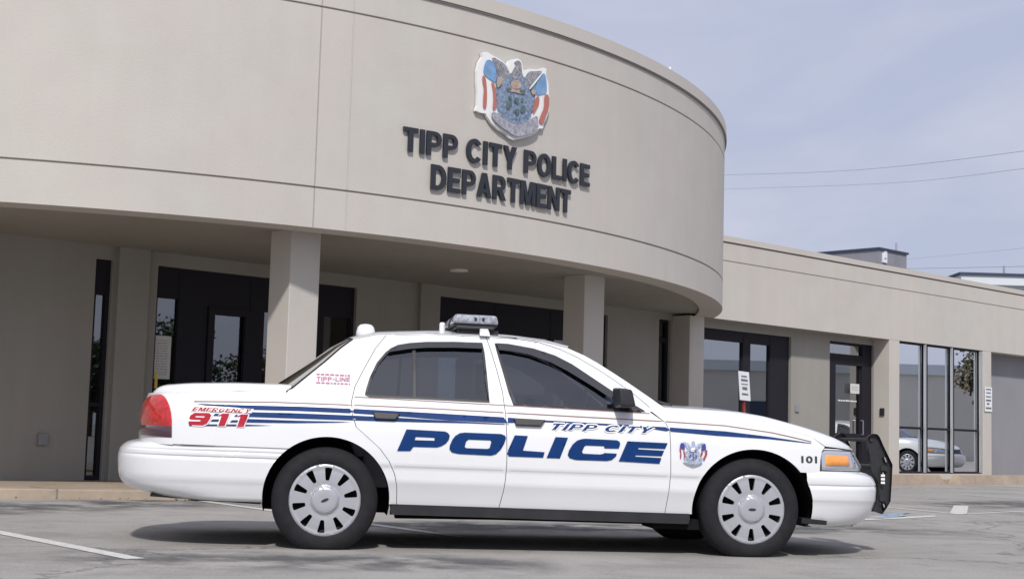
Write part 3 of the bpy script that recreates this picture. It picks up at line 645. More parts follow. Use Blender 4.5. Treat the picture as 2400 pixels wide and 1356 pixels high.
# signs --------------------------------------------------------------
def sign(name,corner,u,v_,wd_,ht,label,cat,rows,post=None,pm='redpost',th=.012,nrm=None):
    base=Vector(corner); s=empty(name,(base.x,base.y,0)); tag(s,label,cat)
    inv=Matrix.Translation(s.location).inverted()
    q=MB(); n=Vector(nrm)
    def F(a,b,c): return tuple(base+u*a+v_*b+n*c)
    q.box(0,wd_,0,ht,0,th,lambda a,b,c:F(a,b,c)); o=q.build('sign_plate','signwhite',bevel=.003,seg=1); o.parent=s; o.matrix_parent_inverse=inv
    random.seed(len(label))
    for (b0,b1,x0,x1) in rows:
        q=MB(); x=x0
        while x<x1-.01:
            w_=random.uniform(.012,.028); q.box(x*1,min(x+w_,x1),b0,b1,th,th+.002,lambda a,b,c:F(a,b,c)); x+=w_+.008
        o=q.build('lettering_row','blackdecal'); o.parent=s; o.matrix_parent_inverse=inv
    if post:
        q=MB(); q.tube(post,.035,10); o=q.build('post',pm); o.parent=s; o.matrix_parent_inverse=inv
    return s
tilt=Vector((0,0,1)).lerp(-wd,.10).normalized()
c=Vector(B(20.40,15.5,1.495))
sign('parking_sign',c,(wd*1.0-Vector((0,0,.03))).normalized(),tilt,.30,.50,'small white parking sign tilted on a red brown post','sign',[(.40,.43,.07,.24),(.33,.37,.06,.25),(.27,.29,.06,.25),(.18,.235,.08,.22),(.09,.125,.06,.24)],[tuple(c+wd*.20-wn*.045-tilt*1.5+Vector((0,0,.0))),tuple(c+wd*.15-wn*.045+tilt*.40)],nrm=wn)
c=Vector(B(31.66,16.985,1.64))
sign('post_sign',c,wd,Vector((0,0,1)),.34,.57,'narrow white sign with grey rows on the pier right of the flush window','sign',[(.50,.53,.05,.29),(.42,.45,.07,.27),(.33,.36,.05,.29),(.24,.28,.05,.29),(.16,.20,.09,.22),(.06,.10,.04,.30)],nrm=wn,th=.01)
# notices
def notice(t0,t1,z0,z1,D,label,name='paper_notice',m='paper'):
    q=MB(); q.box(t0,t1,D-.003,D,z0,z1,B)
    o=empty(name,B(t0,D,z0)); tag(o,label,'notice'); inv=Matrix.Translation(o.location).inverted()
    p=q.build('sheet',m); p.parent=o; p.matrix_parent_inverse=inv
    random.seed(int(t0*7)); z=z1-.07
    while z>z0+.05:
        q=MB(); x=t0+.05
        while x<t1-.06:
            w_=random.uniform(.02,.07); q.box(x,min(x+w_,t1-.05),D-.0045,D-.0035,z,z+.012,B); x+=w_+.012
        z-=.035
        p=q.build('lettering_row','c_scroll'); p.parent=o; p.matrix_parent_inverse=inv
notice(26.74,27.08,1.865,2.07,DW+.015,'white paper notice taped to the glass of the right hand door')
notice(10.17,10.44,1.40,1.98,DW+.095,'tall pale poster on the glass beside the left entrance door')
q=MB(); q.box(10.16,10.20,DW-.01,DW+.0,1.27,1.5,B); tag(q.build('warning_strip','yellow'),'short yellow strip at the edge of the left entrance glazing','strip')
# ---------------------------------------------------------------- across the lot (mirrored in the glazing)
nb=empty('neighbour_building',(66,31,0)); tag(nb,'low beige building across the lot mirrored in the entrance glass','building')
inv=Matrix.Translation(nb.location).inverted()
for nm,bx,m in (('wall',(64,76,19,66,0,5.0),'beige'),('roof_band',(63.8,76.2,18.8,66.2,5.0,5.6),'farwhite'),('window',(63.94,64,27,33,1.6,3.2),'fardark'),('window',(63.94,64,36,40,1.2,3.2),'fardark'),('window',(63.94,64,21,24,1.2,3.2),'fardark')):
    q=MB(); q.box(*bx); o=q.build(nm,m); o.parent=nb; o.matrix_parent_inverse=inv
def tree(x,y,h,rw,m,label,seed):
    random.seed(seed); t=empty('tree',(x,y,0)); tag(t,label,'tree','trees mirrored in the station glass')
    q=MB(); q.tube([(0,0,0),(.1,0,h*.3),(.0,.1,h*.62)],[.16,.12,.05],7)
    for k in range(6):
        a=random.uniform(0,6.28); q.tube([(.05,0,h*random.uniform(.25,.45)),(math.cos(a)*rw*.6,math.sin(a)*rw*.6,h*random.uniform(.55,.8))],[.06,.02],5)
    o=q.build('trunk','bark'); o.parent=t
    cl=[(Vector((random.gauss(0,.42)*rw,random.gauss(0,.42)*rw,h*random.uniform(.38,.93))),random.uniform(.25,.5)*rw) for _ in range(26)]
    vs=[];fs=[]
    for k in range(5200):
        c,r=random.choice(cl); d=Vector((random.gauss(0,1),random.gauss(0,1),random.gauss(0,1))).normalized()*r*random.uniform(.5,1)
        p=c+d; a=Vector((random.gauss(0,1),random.gauss(0,1),random.gauss(0,1))).normalized(); b=a.orthogonal().normalized(); s=random.uniform(.09,.17)
        n=len(vs); vs+=[p+a*s,p+b*s*.7,p-a*s,p-b*s*.7]; fs.append((n,n+1,n+2,n+3))
    o=mesh('crown',vs,fs,m,t); return t
for i,(x,y,h_,r_,m,l) in enumerate([(58,-9,6.4,2.9,'leaf','round green tree, first from the street end of the mirrored row'),(62,-3,5.6,2.6,'leaf','second green tree of the mirrored row'),(58,3,6.6,3.0,'leaf','third green tree of the mirrored row'),(63,9,5.4,2.5,'leaf2','olive tree next to the third green tree of the mirrored row'),(58,14,6.2,2.8,'leaf','green tree nearest the mirrored beige building'),(47,45.5,8.5,3.0,'leaf2','tall olive tree beyond the mirrored white sedan'),(52,49.5,9.5,3.4,'leaf','tallest green tree in the mirrored row'),(56,56,8,2.8,'leaf2','olive tree at the far end of the mirrored row')]):
    tree(x,y,h_,r_,m,l,20+i)
# ================================================================== CAR
HW=[(.19,.885),(.235,.905),(.30,.928),(.40,.962),(.425,.972),(.455,.984),(.545,.988),(.558,.996),(.66,.999),(.78,.992),(.86,.978),(.93,.955),(.97,.928),(1.0,.905),(1.2,.79),(1.42,.655),(1.5,.60)]
def lerp(tab,x):
    if x<=tab[0][0]: return tab[0][1]
    for (a,b),(c,d) in zip(tab,tab[1:]):
        if x<=c: return b+(d-b)*(x-a)/(c-a)
    return tab[-1][1]
def xf(z): return lerp([(.2,3.88),(.61,3.95),(.66,3.94),(.78,3.87),(.9,3.74)],z)
def xr(z): return lerp([(.3,-1.30),(.7,-1.29),(.9,-1.27),(1.0,-1.235),(1.05,-1.2)],z)
NF,NR=2.7,3.2
def W(x,z):
    w=lerp(HW,z)
    if x>2.9: s=min(.9995,(x-2.9)/(xf(z)-2.9)); w*=(1-s**NF)**(1/NF)
    if x<-.6: s=min(.9995,(x+.6)/(xr(z)+.6)); w*=(1-s**NR)**(1/NR)
    return w
RK=.011
def rk(x,y,z): return (x,y,z-RK*(x-.9))
ZS=[(-1.3,.955),(-1.18,.966),(-1.0,.975),(-.9,.990),(-.6,1.008),(-.2,1.012),(2.2,.985),(2.45,.985),(2.73,.972),(3.03,.932),(3.35,.860),(3.46,.796),(3.6,.788),(3.7,.781),(3.858,.768)]
ZT=[(-1.3,.96),(-1.18,.985),(-1.155,1.012),(-1.11,1.030),(-.92,1.049),(-.61,1.064),(-.3,1.068),(2.3,1.028),(2.6,1.022),(2.8,1.015),(3.01,.992),(3.33,.925),(3.59,.860),(3.75,.812),(3.83,.786),(3.858,.764)]
zs=lambda x:lerp(ZS,x); zt=lambda x:lerp(ZT,x)
APIL=[(1.654,1.412),(1.771,1.363),(1.858,1.315),(1.972,1.243),(2.057,1.187),(2.198,1.09),(2.309,1.011),(2.34,.985)]
CPIL=[(-.28,1.012),(-.236,1.046),(-.149,1.125),(-.038,1.225),(.075,1.335),(.155,1.400)]
RAIL=[(.155,1.400),(.311,1.440),(.514,1.458),(.663,1.467),(1.08,1.474),(1.30,1.468),(1.458,1.452),(1.654,1.412)]
RCX,RRX,RCZ,RRZ=.008,.418,.325,.405
FCX,FRX,FCZ,FRZ=2.925,.430,.352,.405
def arc(cx,rx,cz,rz,z0l,z0r,n=36):
    """arch from its left foot over the top to its right foot"""
    a0=math.pi-math.asin(max(-1,min(1,(z0l-cz)/rz))); a1=math.asin(max(-1,min(1,(z0r-cz)/rz)))
    return [(cx+rx*math.cos(a0+(a1-a0)*i/n),cz+rz*math.sin(a0+(a1-a0)*i/n)) for i in range(n+1)]
RW=[(.245,1.018),(.252,1.055),(.275,1.135),(.323,1.242),(.381,1.316),(.42,1.349),(.47,1.372),(.543,1.386),(.661,1.400),(.86,1.412),(1.049,1.416),(1.058,1.35),(1.070,1.15),(1.082,1.006),(.655,1.010),(.27,1.010)]
FWN=[(1.140,1.417),(1.23,1.414),(1.32,1.405),(1.41,1.390),(1.49,1.370),(1.558,1.346),(1.674,1.288),(1.76,1.232),(1.844,1.176),(1.986,1.084),(2.10,1.018),(2.150,.990),(2.13,.985),(1.945,.985),(1.53,.988),(1.248,.994),(1.222,1.08),(1.189,1.222),(1.155,1.36)]
DR=[(.381,1.441),(.308,1.345),(.222,1.178),(.172,1.072),(.151,.97),(.159,.885),(.187,.801),(.259,.742),(.347,.667),(.412,.585),(.452,.501),(.471,.417),(.476,.300)]
BL=[(1.080,1.462),(1.108,1.37),(1.145,1.22),(1.176,1.073),(1.186,.956),(1.196,.755),(1.2,.613),(1.196,.499),(1.187,.413),(1.164,.300)]
FF=[(2.196,.983),(2.295,.914),(2.322,.857),(2.326,.713),(2.329,.554),(2.322,.452),(2.309,.300)]
GP=.0024
def sh(P,dx): return [(x+dx,z) for x,z in P]
ROWS=[.22+.03*i for i in range(7)]+[.40,.425,.44,.455,.475,.50,.525,.545,.5515,.558,.58,.61,.64]+[.67+.03*i for i in range(28)]
door_top_r=[(.381,1.441),(.514,1.450),(.663,1.458),(.86,1.463),(1.080,1.462)]
door_top_f=[(1.086,1.462),(1.30,1.458),(1.45,1.442),(1.60,1.398),(1.72,1.345),(1.858,1.265),(1.972,1.190),(2.10,1.098),(2.19,1.020),(2.21,.983)]
OUT={
 'rear_door': sh(DR,GP)+sh(BL,-GP)[::-1]+door_top_r[1:-1][::-1],
 'front_door': sh(BL,GP)+sh(FF,-GP)[::-1]+door_top_f[1:-1][::-1],
}
qa=arc(RCX,RRX,RCZ,RRZ,.645,.300)
OUT['quarter_panel']=[(-1.00,.684),(-1.00,.645)]+qa+[(.476-GP,.300)]+sh(DR,-GP)[::-1][1:]+[(.514,1.4535),(.86,1.4665),(1.08,1.4665)]+[(1.30,1.4625),(1.45,1.447),(1.60,1.403),(1.654,1.412)][0:1]+RAIL[::-1][3:]+CPIL[::-1][1:]+[(x,zs(x)) for x in (-.35,-.5,-.65,-.8,-.9)]+[(-1.0,zs(-1.0))]
fa=arc(FCX,FRX,FCZ,FRZ,.300,.612)
OUT['fender']=[(2.309+GP,.300)]+fa+[(3.40,.612),(3.41,.70),(3.425,.760),(3.455,.794)]+[(x,zs(x)) for x in (3.35,3.2,3.03,2.9,2.73,2.6,2.45)]+APIL[::-1]+[(1.654,1.412),(1.458,1.452),(1.30,1.468),(1.30,1.4635),(1.45,1.4475),(1.60,1.403),(1.72,1.350),(1.858,1.270),(1.972,1.195),(2.10,1.103),(2.19,1.026),(2.214,.983)]+sh(FF,GP)[1:-1]
OUT['quarter_panel']=[p for i,p in enumerate(OUT['quarter_panel']) if i==0 or p!=OUT['quarter_panel'][i-1]]
def shp(P,off=0,side=-1):
    return [rk(x,side*(W(x,z)+off),z) for x,z in P]
def panel(name,outer,holes,m,parent,side=-1,off=0,h=.03,rows=ROWS,drop=None,smooth=True,flange=0,label=None):
    v,f=tri2d(outer,holes,h,rows=rows,drop=drop)
    vs=shp(v,off,side); fs=[q if side==-1 else q[::-1] for q in f]
    if flange:
        n=len(vs); ed=set()
        for q in fs:
            for i in range(3): ed.add((q[i],q[(i+1)%3]))
        be=[(a,b) for a,b in ed if (b,a) not in ed]
        idx={}
        for a,b in be:
            for k in (a,b):
                if k not in idx:
                    idx[k]=len(vs); x,y,z=vs[k]; vs.append((x,y-side*flange,z))
        for a,b in be: fs.append((b,a,idx[a],idx[b]))
    o=mesh(name,vs,fs,m,parent,smooth)
    if flange:
        bm=bmesh.new(); bm.from_mesh(o.data)
        for e in bm.edges:
            if len(e.link_faces)==2 and e.link_faces[0].normal.angle(e.link_faces[1].normal,0)>.6: e.smooth=False
        bm.to_mesh(o.data); bm.free()
    if label: o['label']=label
    return o
def inset(P,d):
    """move every point inwards by d"""
    n=len(P); o=[]
    A=sum(P[i][0]*P[(i+1)%n][1]-P[(i+1)%n][0]*P[i][1] for i in range(n)); sgn=1 if A>0 else -1
    for i in range(n):
        a,b,c=P[i-1],P[i],P[(i+1)%n]
        t=Vector((c[0]-a[0],c[1]-a[1]))
        if t.length<1e-6: o.append(b); continue
        t.normalize(); o.append((b[0]-t.y*d*sgn,b[1]+t.x*d*sgn))
    return o
def endsurf(end,zlist,X,xstart,off,nphi=40,half=False,xa=None,wfn=None,n_=None,p_end=1.0):
    """loft that wraps a car end: zlist rows, X(z) tip, xstart(z) where it leaves the side"""
    xa=xa if xa is not None else (-.6 if end=='r' else 2.9); n=n_ or (NR if end=='r' else NF)
    rows=[]
    for z in zlist:
        xe=X(z); w=(wfn or (lambda q:lerp(HW,q)))(z)+off(z); s0=(xstart(z)-xa)/(xe-xa); pts=[]
        if s0<0:
            k=10
            for i in range(k): pts.append((xstart(z)+(xa-xstart(z))*i/k,-w))
            ph0=0
        else: ph0=math.asin(min(1,max(0,s0))**(n/2))
        for i in range(nphi+1):
            ph=ph0+(math.pi/2*p_end-ph0)*i/nphi
            pts.append((xa+(xe-xa)*max(0,math.sin(ph))**(2/n),-w*max(0,math.cos(ph))**(2/n)))
        if s0>=0: pts=[pts[0]]*10+pts
        if not half:
            pts=pts+[(x,-y) for x,y in pts[::-1][1:]]
        rows.append([rk(x,y,z) for x,y in pts])
    return rows
def grid(name,rows,m,parent,smooth=True,flip=False):
    vs=[p for r in rows for p in r]; q=len(rows[0]); fs=[]
    for i in range(len(rows)-1):
        for k in range(q-1):
            f=(i*q+k,i*q+k+1,(i+1)*q+k+1,(i+1)*q+k); fs.append(f[::-1] if flip else f)
    o=mesh(name,vs,fs,m,parent,smooth)
    bm=bmesh.new(); bm.from_mesh(o.data); bmesh.ops.remove_doubles(bm,verts=bm.verts,dist=1e-5); bm.to_mesh(o.data); bm.free()
    return o
def build_car(name,loc,rz,label,cat,police=True,paint='car',group=None):
    car=empty(name,loc,rz); tag(car,label,cat,group)
    P=paint
    shell_out=[(-.95,.64)]+arc(RCX,RRX+.012,RCZ,RRZ+.012,.64,.26)+[(.46,.235),(2.48,.235)]+arc(FCX,FRX+.012,FCZ,FRZ+.012,.26,.62)+[(3.38,.62),(3.40,.78)]+[(x,zs(x)-.012) for x in (3.2,3.03,2.73,2.45)]+[(x-.012,z-.014) for x,z in APIL[::-1][1:]]+[(x,z-.012) for x,z in RAIL[::-1][1:]]+[(x+.014,z-.008) for x,z in CPIL[::-1][1:]]+[(x,zs(x)-.012) for x in (-.5,-.8)]+[(-.97,.97)]
    for side in (-1,1):
        qh=panel('quarter_panel',OUT['quarter_panel'],(),P,car,side,flange=.02)
        fd=panel('fender',OUT['fender'],(),P,car,side,flange=.02)
        rd=panel('rear_door',OUT['rear_door'],(RW,),P,car,side,flange=.012)
        dd=panel('front_door',OUT['front_door'],(FWN,),P,car,side,flange=.012)
        panel('inner_shell',shell_out,(inset(RW,.012),inset(FWN,.012)),'cargap',car,side,off=-.014,h=.05,rows=[.25+.05*i for i in range(25)])
        for d_,WP in ((rd,RW),(dd,FWN)):
            panel('window_glass',inset(WP,.004),(),'glass_c',d_,side,off=-.014,h=.06,rows=[1.0+.05*i for i in range(10)])
        # rubber trim round the windows
        for d_,WP in ((rd,RW),(dd,FWN)):
            panel('window_seal',inset(WP,-.006),(inset(WP,.010),),'trim',d_,side,off=.002,h=.03,rows=[],)
        panel('division_bar',[(.562,1.011),(.584,1.011),(.584,1.393),(.562,1.391)],(),'trim',rd,side,off=-.006,h=.03,rows=[1.05+.05*i for i in range(7)])
        # weather visors
        panel('rain_visor',[(.395,1.322),(.543,1.352),(.661,1.366),(.86,1.376),(1.052,1.378),(1.046,1.420),(.86,1.418),(.661,1.408),(.543,1.394),(.46,1.376),(.41,1.346)],(),'visor',rd,side,off=.016,h=.03,rows=[1.34,1.36,1.38,1.40])
        panel('rain_visor',[(1.165,1.375),(1.24,1.374),(1.376,1.352),(1.523,1.303),(1.639,1.246),(1.811,1.143),(1.953,1.050),(2.03,1.045),(1.986,1.090),(1.844,1.184),(1.674,1.297),(1.558,1.354),(1.41,1.397),(1.23,1.422),(1.148,1.423)],(),'visor',dd,side,off=.016,h=.03,rows=[1.1+.03*i for i in range(11)])
        # belt moulding line
        panel('belt_moulding',[(.17,1.000),(2.19,.972),(2.19,.977),(.17,1.005)],(),'pin',dd,side,off=.004,h=.05,rows=[])
        # handles
        for d_,(x0,x1,zc) in ((rd,(.290,.480,.884)),(dd,(1.236,1.462,.880))):
            q=MB(); 
            def HF(x,o_,z): return rk(x,side*(W(x,z)+o_),z)
            q.hexa([HF(x0+.02,-.005,zc-.030),HF(x1-.035,-.005,zc-.030),HF(x1-.035,.028,zc-.022),HF(x0+.02,.028,zc-.022),HF(x0,-.005,zc+.026),HF(x1,-.005,zc+.022),HF(x1-.01,.030,zc+.016),HF(x0+.005,.030,zc+.020)])
            q.build('door_handle','black',d_,bevel=.006,seg=2)
     
        panel('mirror_sail',[(2.165,.984),(2.10,1.018),(2.04,1.056),(1.995,1.082),(1.985,.986)],(),'trim',dd,side,off=.006,h=.03,rows=[1.0,1.02,1.04])
        # wheel house liners
        for (cx,rx,cz,rz_) in ((RCX,RRX,RCZ,RRZ),(FCX,FRX,FCZ,FRZ)):
            q=MB(); n=28; vs=[];fs=[]
            for i in range(n+1):
                a=math.pi*1.08-math.pi*1.16*i/n
                x,z=cx+(rx+.004)*math.cos(a),cz+(rz_+.004)*math.sin(a)
                for y in (.955,.90,.55): vs.append(rk(x,side*min(y,W(x,max(z,.25))-.012),z))
            for i in range(n):
                for k in range(2): fs.append((i*3+k,i*3+k+1,i*3+k+4,i*3+k+3))
            b=len(vs); vs+=[rk(cx+(rx+.004)*math.cos(math.pi*1.08-math.pi*1.16*i/n),side*.55,cz+(rz_+.004)*math.sin(math.pi*1.08-math.pi*1.16*i/n)) for i in range(n+1)]; fs.append(tuple(range(b,b+n+1)))
            mesh('wheel_liner',vs,fs,'carshell',car)
        # rocker
        q=MB(); xs=[.44+.12*i for i in range(18)]; 
        for a,b in zip(xs,xs[1:]):
            q.hexa([rk(a,side*.80,.225),rk(b,side*.80,.225),rk(b,side*.925,.232),rk(a,side*.925,.232),rk(a,side*.80,.302),rk(b,side*.80,.302),rk(b,side*.943,.302),rk(a,side*.943,.302)])
        q.build('rocker_panel','rocker',car)
    # ---- top surfaces
    def top(name,xs,crown,a_=.11,wmode=None,m=P,z0=zs,z1=zt,c1=None):
        rows=[]
        for x in xs:
            zl=z0(x)+.0008; w=W(x,zl); a=min(a_,w*.45); zh=z1(x); row=[]
            for i in range(9):
                t=math.pi/2*i/8; row.append((x,-(w-a+a*math.cos(t)),zl+(zh-zl)*math.sin(t)))
            for i in range(1,17):
                y=(w-a)*(1-i/16); row.append((x,-y,zh+crown(x)*(1-(y/(w-a))**2)))
            row=row+[(x_,-y_,z_) for x_,y_,z_ in row[::-1][1:]]
            rows.append([rk(*p) for p in row])
        return grid(name,rows,m,car,True,True)
    xs=[2.18+.04*i for i in range(42)]+[3.84,3.85,3.858]
    top('hood',xs,lambda x:.035*min(1,(3.86-x)/.5))
    xs=[-1.175,-1.165,-1.15,-1.13]+[-1.1+.05*i for i in range(18)]
    top('trunk_lid',xs,lambda x:.022)
    # roof
    def zc(x): return lerp([(.0,1.39),(.13,1.435),(.23,1.472),(.337,1.492),(.713,1.520),(.903,1.526),(1.287,1.515),(1.545,1.492),(1.70,1.455),(1.80,1.42)],x)
    def bow(x): return lerp([(.155,-.045),(.5,0),(1.2,0),(1.654,.085)],x)
    rows=[]
    for i in range(31):
        x=.155+(1.654-.155)*i/30; zr=lerp(RAIL,x); w=W(x,zr); row=[]
        for k in range(25):
            s=-1+2*k/24; q=1-s*s; xx=x+bow(x)*q
            prof=(1-abs(s)**2.6)
            row.append(rk(xx,s*w,zr+.002+(zc(xx)-zr)*prof))
        rows.append(row)
    roof=grid('roof',rows,P,car,True,True)
    # windscreen and back glass
    def screen(name,edge,bowt,bowb,rise_t,rise_b,m):
        rows=[]
        for i,(x,z) in enumerate(edge):
            t=i/(len(edge)-1); w=W(x,z)-.012; b=bowt+(bowb-bowt)*t; r=rise_t+(rise_b-rise_t)*t
            rows.append([rk(x+b*(1-(s/12)**2),w*s/12,z-.006+r*(1-abs(s/12)**2.4)) for s in range(-12,13)])
        return rows
    grid('windshield',screen('w',APIL,.085,.15,.012,.0,None),'glass_c',car,True,True)
    ce=CPIL[::-1]; grid('rear_window',screen('r',ce,-.045,-.16,.034,.045,None),'glass_c',car,True,True)
    # black sealing line along back glass
    q=MB(); q.tube([rk(x-.004,-(W(x,z)-.004),z+.002) for x,z in CPIL],.008,6); q.tube([rk(x-.004,(W(x,z)-.004),z+.002) for x,z in CPIL],.008,6); q.build('screen_seal','trim',car)
    # cowl panel and wipers
    q=MB(); q.hexa([rk(2.30,-.80,.98),rk(2.50,-.55,.99),rk(2.50,.55,.99),rk(2.30,.80,.98),rk(2.30,-.80,1.012),rk(2.50,-.55,1.040),rk(2.50,.55,1.040),rk(2.30,.80,1.012)]); q.build('cowl','black',car)
    q=MB(); q.tube([rk(2.42,-.62,1.045),rk(2.36,-.30,1.085),rk(2.44,.05,1.10)],.009,6); q.build('wiper','trim',car)
    # ---- ends
    rp=endsurf('r',[.64,.70,.76,.82,.88,.93,.96,.978],xr,lambda z:-1.0,lambda z:0); grid('rear_panel',rp,P,car,True,True)
    npn=endsurf('f',[.60,.64,.68,.72,.75,.762,.776,.782,.786],lambda z:lerp([(.60,3.94),(.66,3.92),(.762,3.86),(.782,3.845),(.786,3.60)],z),lambda z:3.405,lambda z:-.002); grid('nose_panel',npn,P,car)
    # front bumper
    FX=lambda z:lerp([(.232,3.84),(.25,3.91),(.28,3.96),(.34,4.01),(.42,4.04),(.50,4.045),(.55,4.035),(.59,4.01),(.612,3.97),(.626,3.91)],z)
    FO=lambda z:lerp([(.232,-.045),(.25,-.02),(.28,-.004),(.34,.0),(.41,.002),(.43,.010),(.516,.012),(.520,.004),(.528,.004),(.532,.012),(.58,.012),(.60,.006),(.614,-.002),(.626,-.010)],z)
    def fst(z):
        s=max(-1,min(1,(z-FCZ)/FRZ)); return max(FCX+FRX*math.sqrt(max(0,1-s*s)),3.30) 
    zl=[.232,.25,.28,.31,.34,.38,.41,.42,.43,.46,.49,.515,.518,.522,.528,.531,.535,.56,.58,.59,.60,.608,.614,.62,.626]
    wf=lambda z:lerp([(.2,.925),(.30,.950),(.42,.975),(.60,.985)],z)
    fb=grid('front_bumper',endsurf('f',zl,FX,fst,FO,48,wfn=wf,n_=3.0),P,car)
    RX=lambda z:lerp([(.285,-1.08),(.30,-1.20),(.32,-1.29),(.35,-1.375),(.39,-1.41),(.46,-1.428),(.55,-1.432),(.60,-1.42),(.63,-1.395),(.648,-1.365),(.664,-1.30)],z)
    RO=lambda z:lerp([(.285,-.03),(.30,-.012),(.35,-.002),(.41,.004),(.42,.010),(.560,.014),(.564,.005),(.572,.005),(.576,.014),(.600,.012),(.603,.005),(.61,.005),(.613,.010),(.64,.004),(.652,.002),(.664,-.003)],z)
    def rst(z):
        s=max(-1,min(1,(z-RCZ)/RRZ)); return RCX-RRX*math.sqrt(max(0,1-s*s))
    zl=[.285,.29,.30,.315,.33,.35,.38,.405,.42,.45,.50,.54,.558,.562,.566,.571,.575,.58,.595,.600,.604,.609,.613,.625,.638,.646,.652,.658,.664]
    rb=grid('rear_bumper',endsurf('r',zl,RX,rst,RO,48,wfn=wf,n_=3.0,xa=-.5),P,car,True,True)
    # undersides of bumpers
    q=MB(); q.hexa([rk(-1.15,-.72,.29),rk(-.42,-.90,.27),rk(-.42,.90,.27),rk(-1.15,.72,.29),rk(-1.15,-.72,.31),rk(-.42,-.90,.30),rk(-.42,.90,.30),rk(-1.15,.72,.31)]); q.build('rear_valance','black',car)
    q=MB(); q.hexa([rk(3.32,-.90,.238),rk(3.78,-.60,.236),rk(3.78,.60,.236),rk(3.32,.90,.238),rk(3.32,-.90,.26),rk(3.78,-.60,.262),rk(3.78,.60,.262),rk(3.32,.90,.26)]); q.hexa([rk(3.28,-.93,.262),rk(3.46,-.93,.255),rk(3.46,-.60,.255),rk(3.28,-.60,.262),rk(3.28,-.94,.30),rk(3.46,-.94,.285),rk(3.46,-.60,.285),rk(3.28,-.60,.30)]); q.build('front_valance','black',car)
    # lamps
    for side in (-1,1):
        def lampsurf(end,zl,xs_,xe_,off,m,nm,parent,k=14,Xfn=None,fl=0):
            rows=[]
            for z in zl:
                X=(Xfn or (xr if end=='r' else (lambda q:xf(q)-.015)))(z); xa=-.6 if end=='r' else 2.9; n=NR if end=='r' else NF; w=lerp(HW,z); row=[]
                p0=math.asin(min(1,(xs_(z)-xa)/(X-xa))**(n/2)); p1=math.asin(min(.9999,(xe_(z)-xa)/(X-xa))**(n/2))
                for i in range(k+1):
                    ph=p0+(p1-p0)*i/k; o_=off if 0<i<k and z not in (zl[0],zl[-1]) else off*.2
                    row.append(rk(xa+(X-xa+(o_ if end=='f' else -o_))*math.sin(ph)**(2/n),side*(w+o_)*math.cos(ph)**(2/n),z))
                rows.append(row)
            return grid(nm,rows,m,parent,True,(side<0)^(end=='f'))
        zl=[.686,.70,.73,.76,.80,.84,.87,.90,.92,.94,.955,.964,.969]
        xs_=lambda z:lerp([(.68,-1.008),(.795,-1.014),(.86,-1.026),(.907,-1.045),(.94,-1.066),(.96,-1.088),(.97,-1.11)],z)
        xe_=lambda z:lerp([(.68,-1.262),(.80,-1.262),(.90,-1.245),(.94,-1.215),(.96,-1.175),(.97,-1.14)],z)
        tl_=lampsurf('r',zl[3:],xs_,xe_,.014,'redlens','tail_light',car)
        lampsurf('r',[.686,.70,.73,.745,.76],xs_,xe_,.014,'darklens','reflector',tl_)
        zl=[.632,.645,.66,.69,.72,.745,.758,.768]
        xs_=lambda z:lerp([(.63,3.418),(.74,3.418),(.755,3.424),(.768,3.45)],z)
        xe_=lambda z:lerp([(.63,3.90),(.70,3.865),(.768,3.78)],z)
        fr=lampsurf('f',[.626,.635,.66,.69,.72,.745,.762,.774],lambda z:xs_(z)-.012,lambda z:xe_(z)+.012,.003,'trim','headlight',car)
        lampsurf('f',zl,xs_,xe_,.013,'lens','clear_lens',fr)
        lampsurf('f',[.662,.668,.70,.735,.741],lambda z:3.440,lambda z:3.668,.021,'amber','turn_signal',fr,12)
        lampsurf('f',[.652,.656,.70,.748,.752],lambda z:3.70,lambda z:3.73,.019,'chrome','reflector',fr,8)
    # grille
    gr=endsurf('f',[.64,.67,.70,.73,.755],lambda z:xf(z)-.012,lambda z:3.835,lambda z:0,12); grid('grille','' or gr,'black',car)
    # mirrors
    for side in (-1,1):
        q=MB(); S_=side
        q.hexa([rk(1.935,S_*.92,1.000),rk(2.075,S_*.94,1.005),rk(2.055,S_*1.10,1.012),rk(1.945,S_*1.11,1.008),rk(1.925,S_*.92,1.140),rk(2.035,S_*.94,1.132),rk(2.03,S_*1.09,1.125),rk(1.935,S_*1.11,1.135)])
        q.hexa([rk(1.99,S_*.86,1.0),rk(2.06,S_*.86,1.0),rk(2.06,S_*.96,1.01),rk(1.99,S_*.96,1.01),rk(1.99,S_*.86,1.05),rk(2.06,S_*.86,1.05),rk(2.06,S_*.96,1.05),rk(1.99,S_*.96,1.05)])
        o=q.build('side_mirror','black',car,bevel=.018,seg=3,smooth=True)
    # ---- wheels
    def wheel(x,side,rot,detail):
        R,cz,yo=.352,.324,side*.948
        wo=empty('wheel',(0,0,0))
        bpy.data.objects.remove(wo)
        prof=[(.232,.0),(.238,.012),(.245,.016),(.270,.022),(.300,.020),(.318,.010),(.334,-.002),(.344,-.014),(.350,-.030),(.352,-.055),(.352,-.16),(.346,-.185),(.325,-.205),(.29,-.215),(.23,-.215),(.215,-.19),(.212,-.02)]
        n=72; vs=[];fs=[]
        for i in range(n):
            a=2*math.pi*i/n
            for r,o_ in prof: vs.append((x+r*math.cos(a),yo+side*o_,max(.0,cz+r*math.sin(a))))
        q=len(prof)
        for i in range(n):
            for k in range(q): 
                f=(i*q+k,i*q+(k+1)%q,((i+1)%n)*q+(k+1)%q,((i+1)%n)*q+k); fs.append(f if side<0 else f[::-1])
        ty=mesh('wheel',vs,fs,'tyre',car,True)
        # dark rim behind
        vs=[];fs=[];pr=[(.224,-.012),(.205,-.03),(.19,-.075),(.05,-.075),(0.001,-.075)]
        for i in range(40):
            a=2*math.pi*i/40
            for r,o_ in pr: vs.append((x+r*math.cos(a),yo+side*o_,cz+r*math.sin(a)))
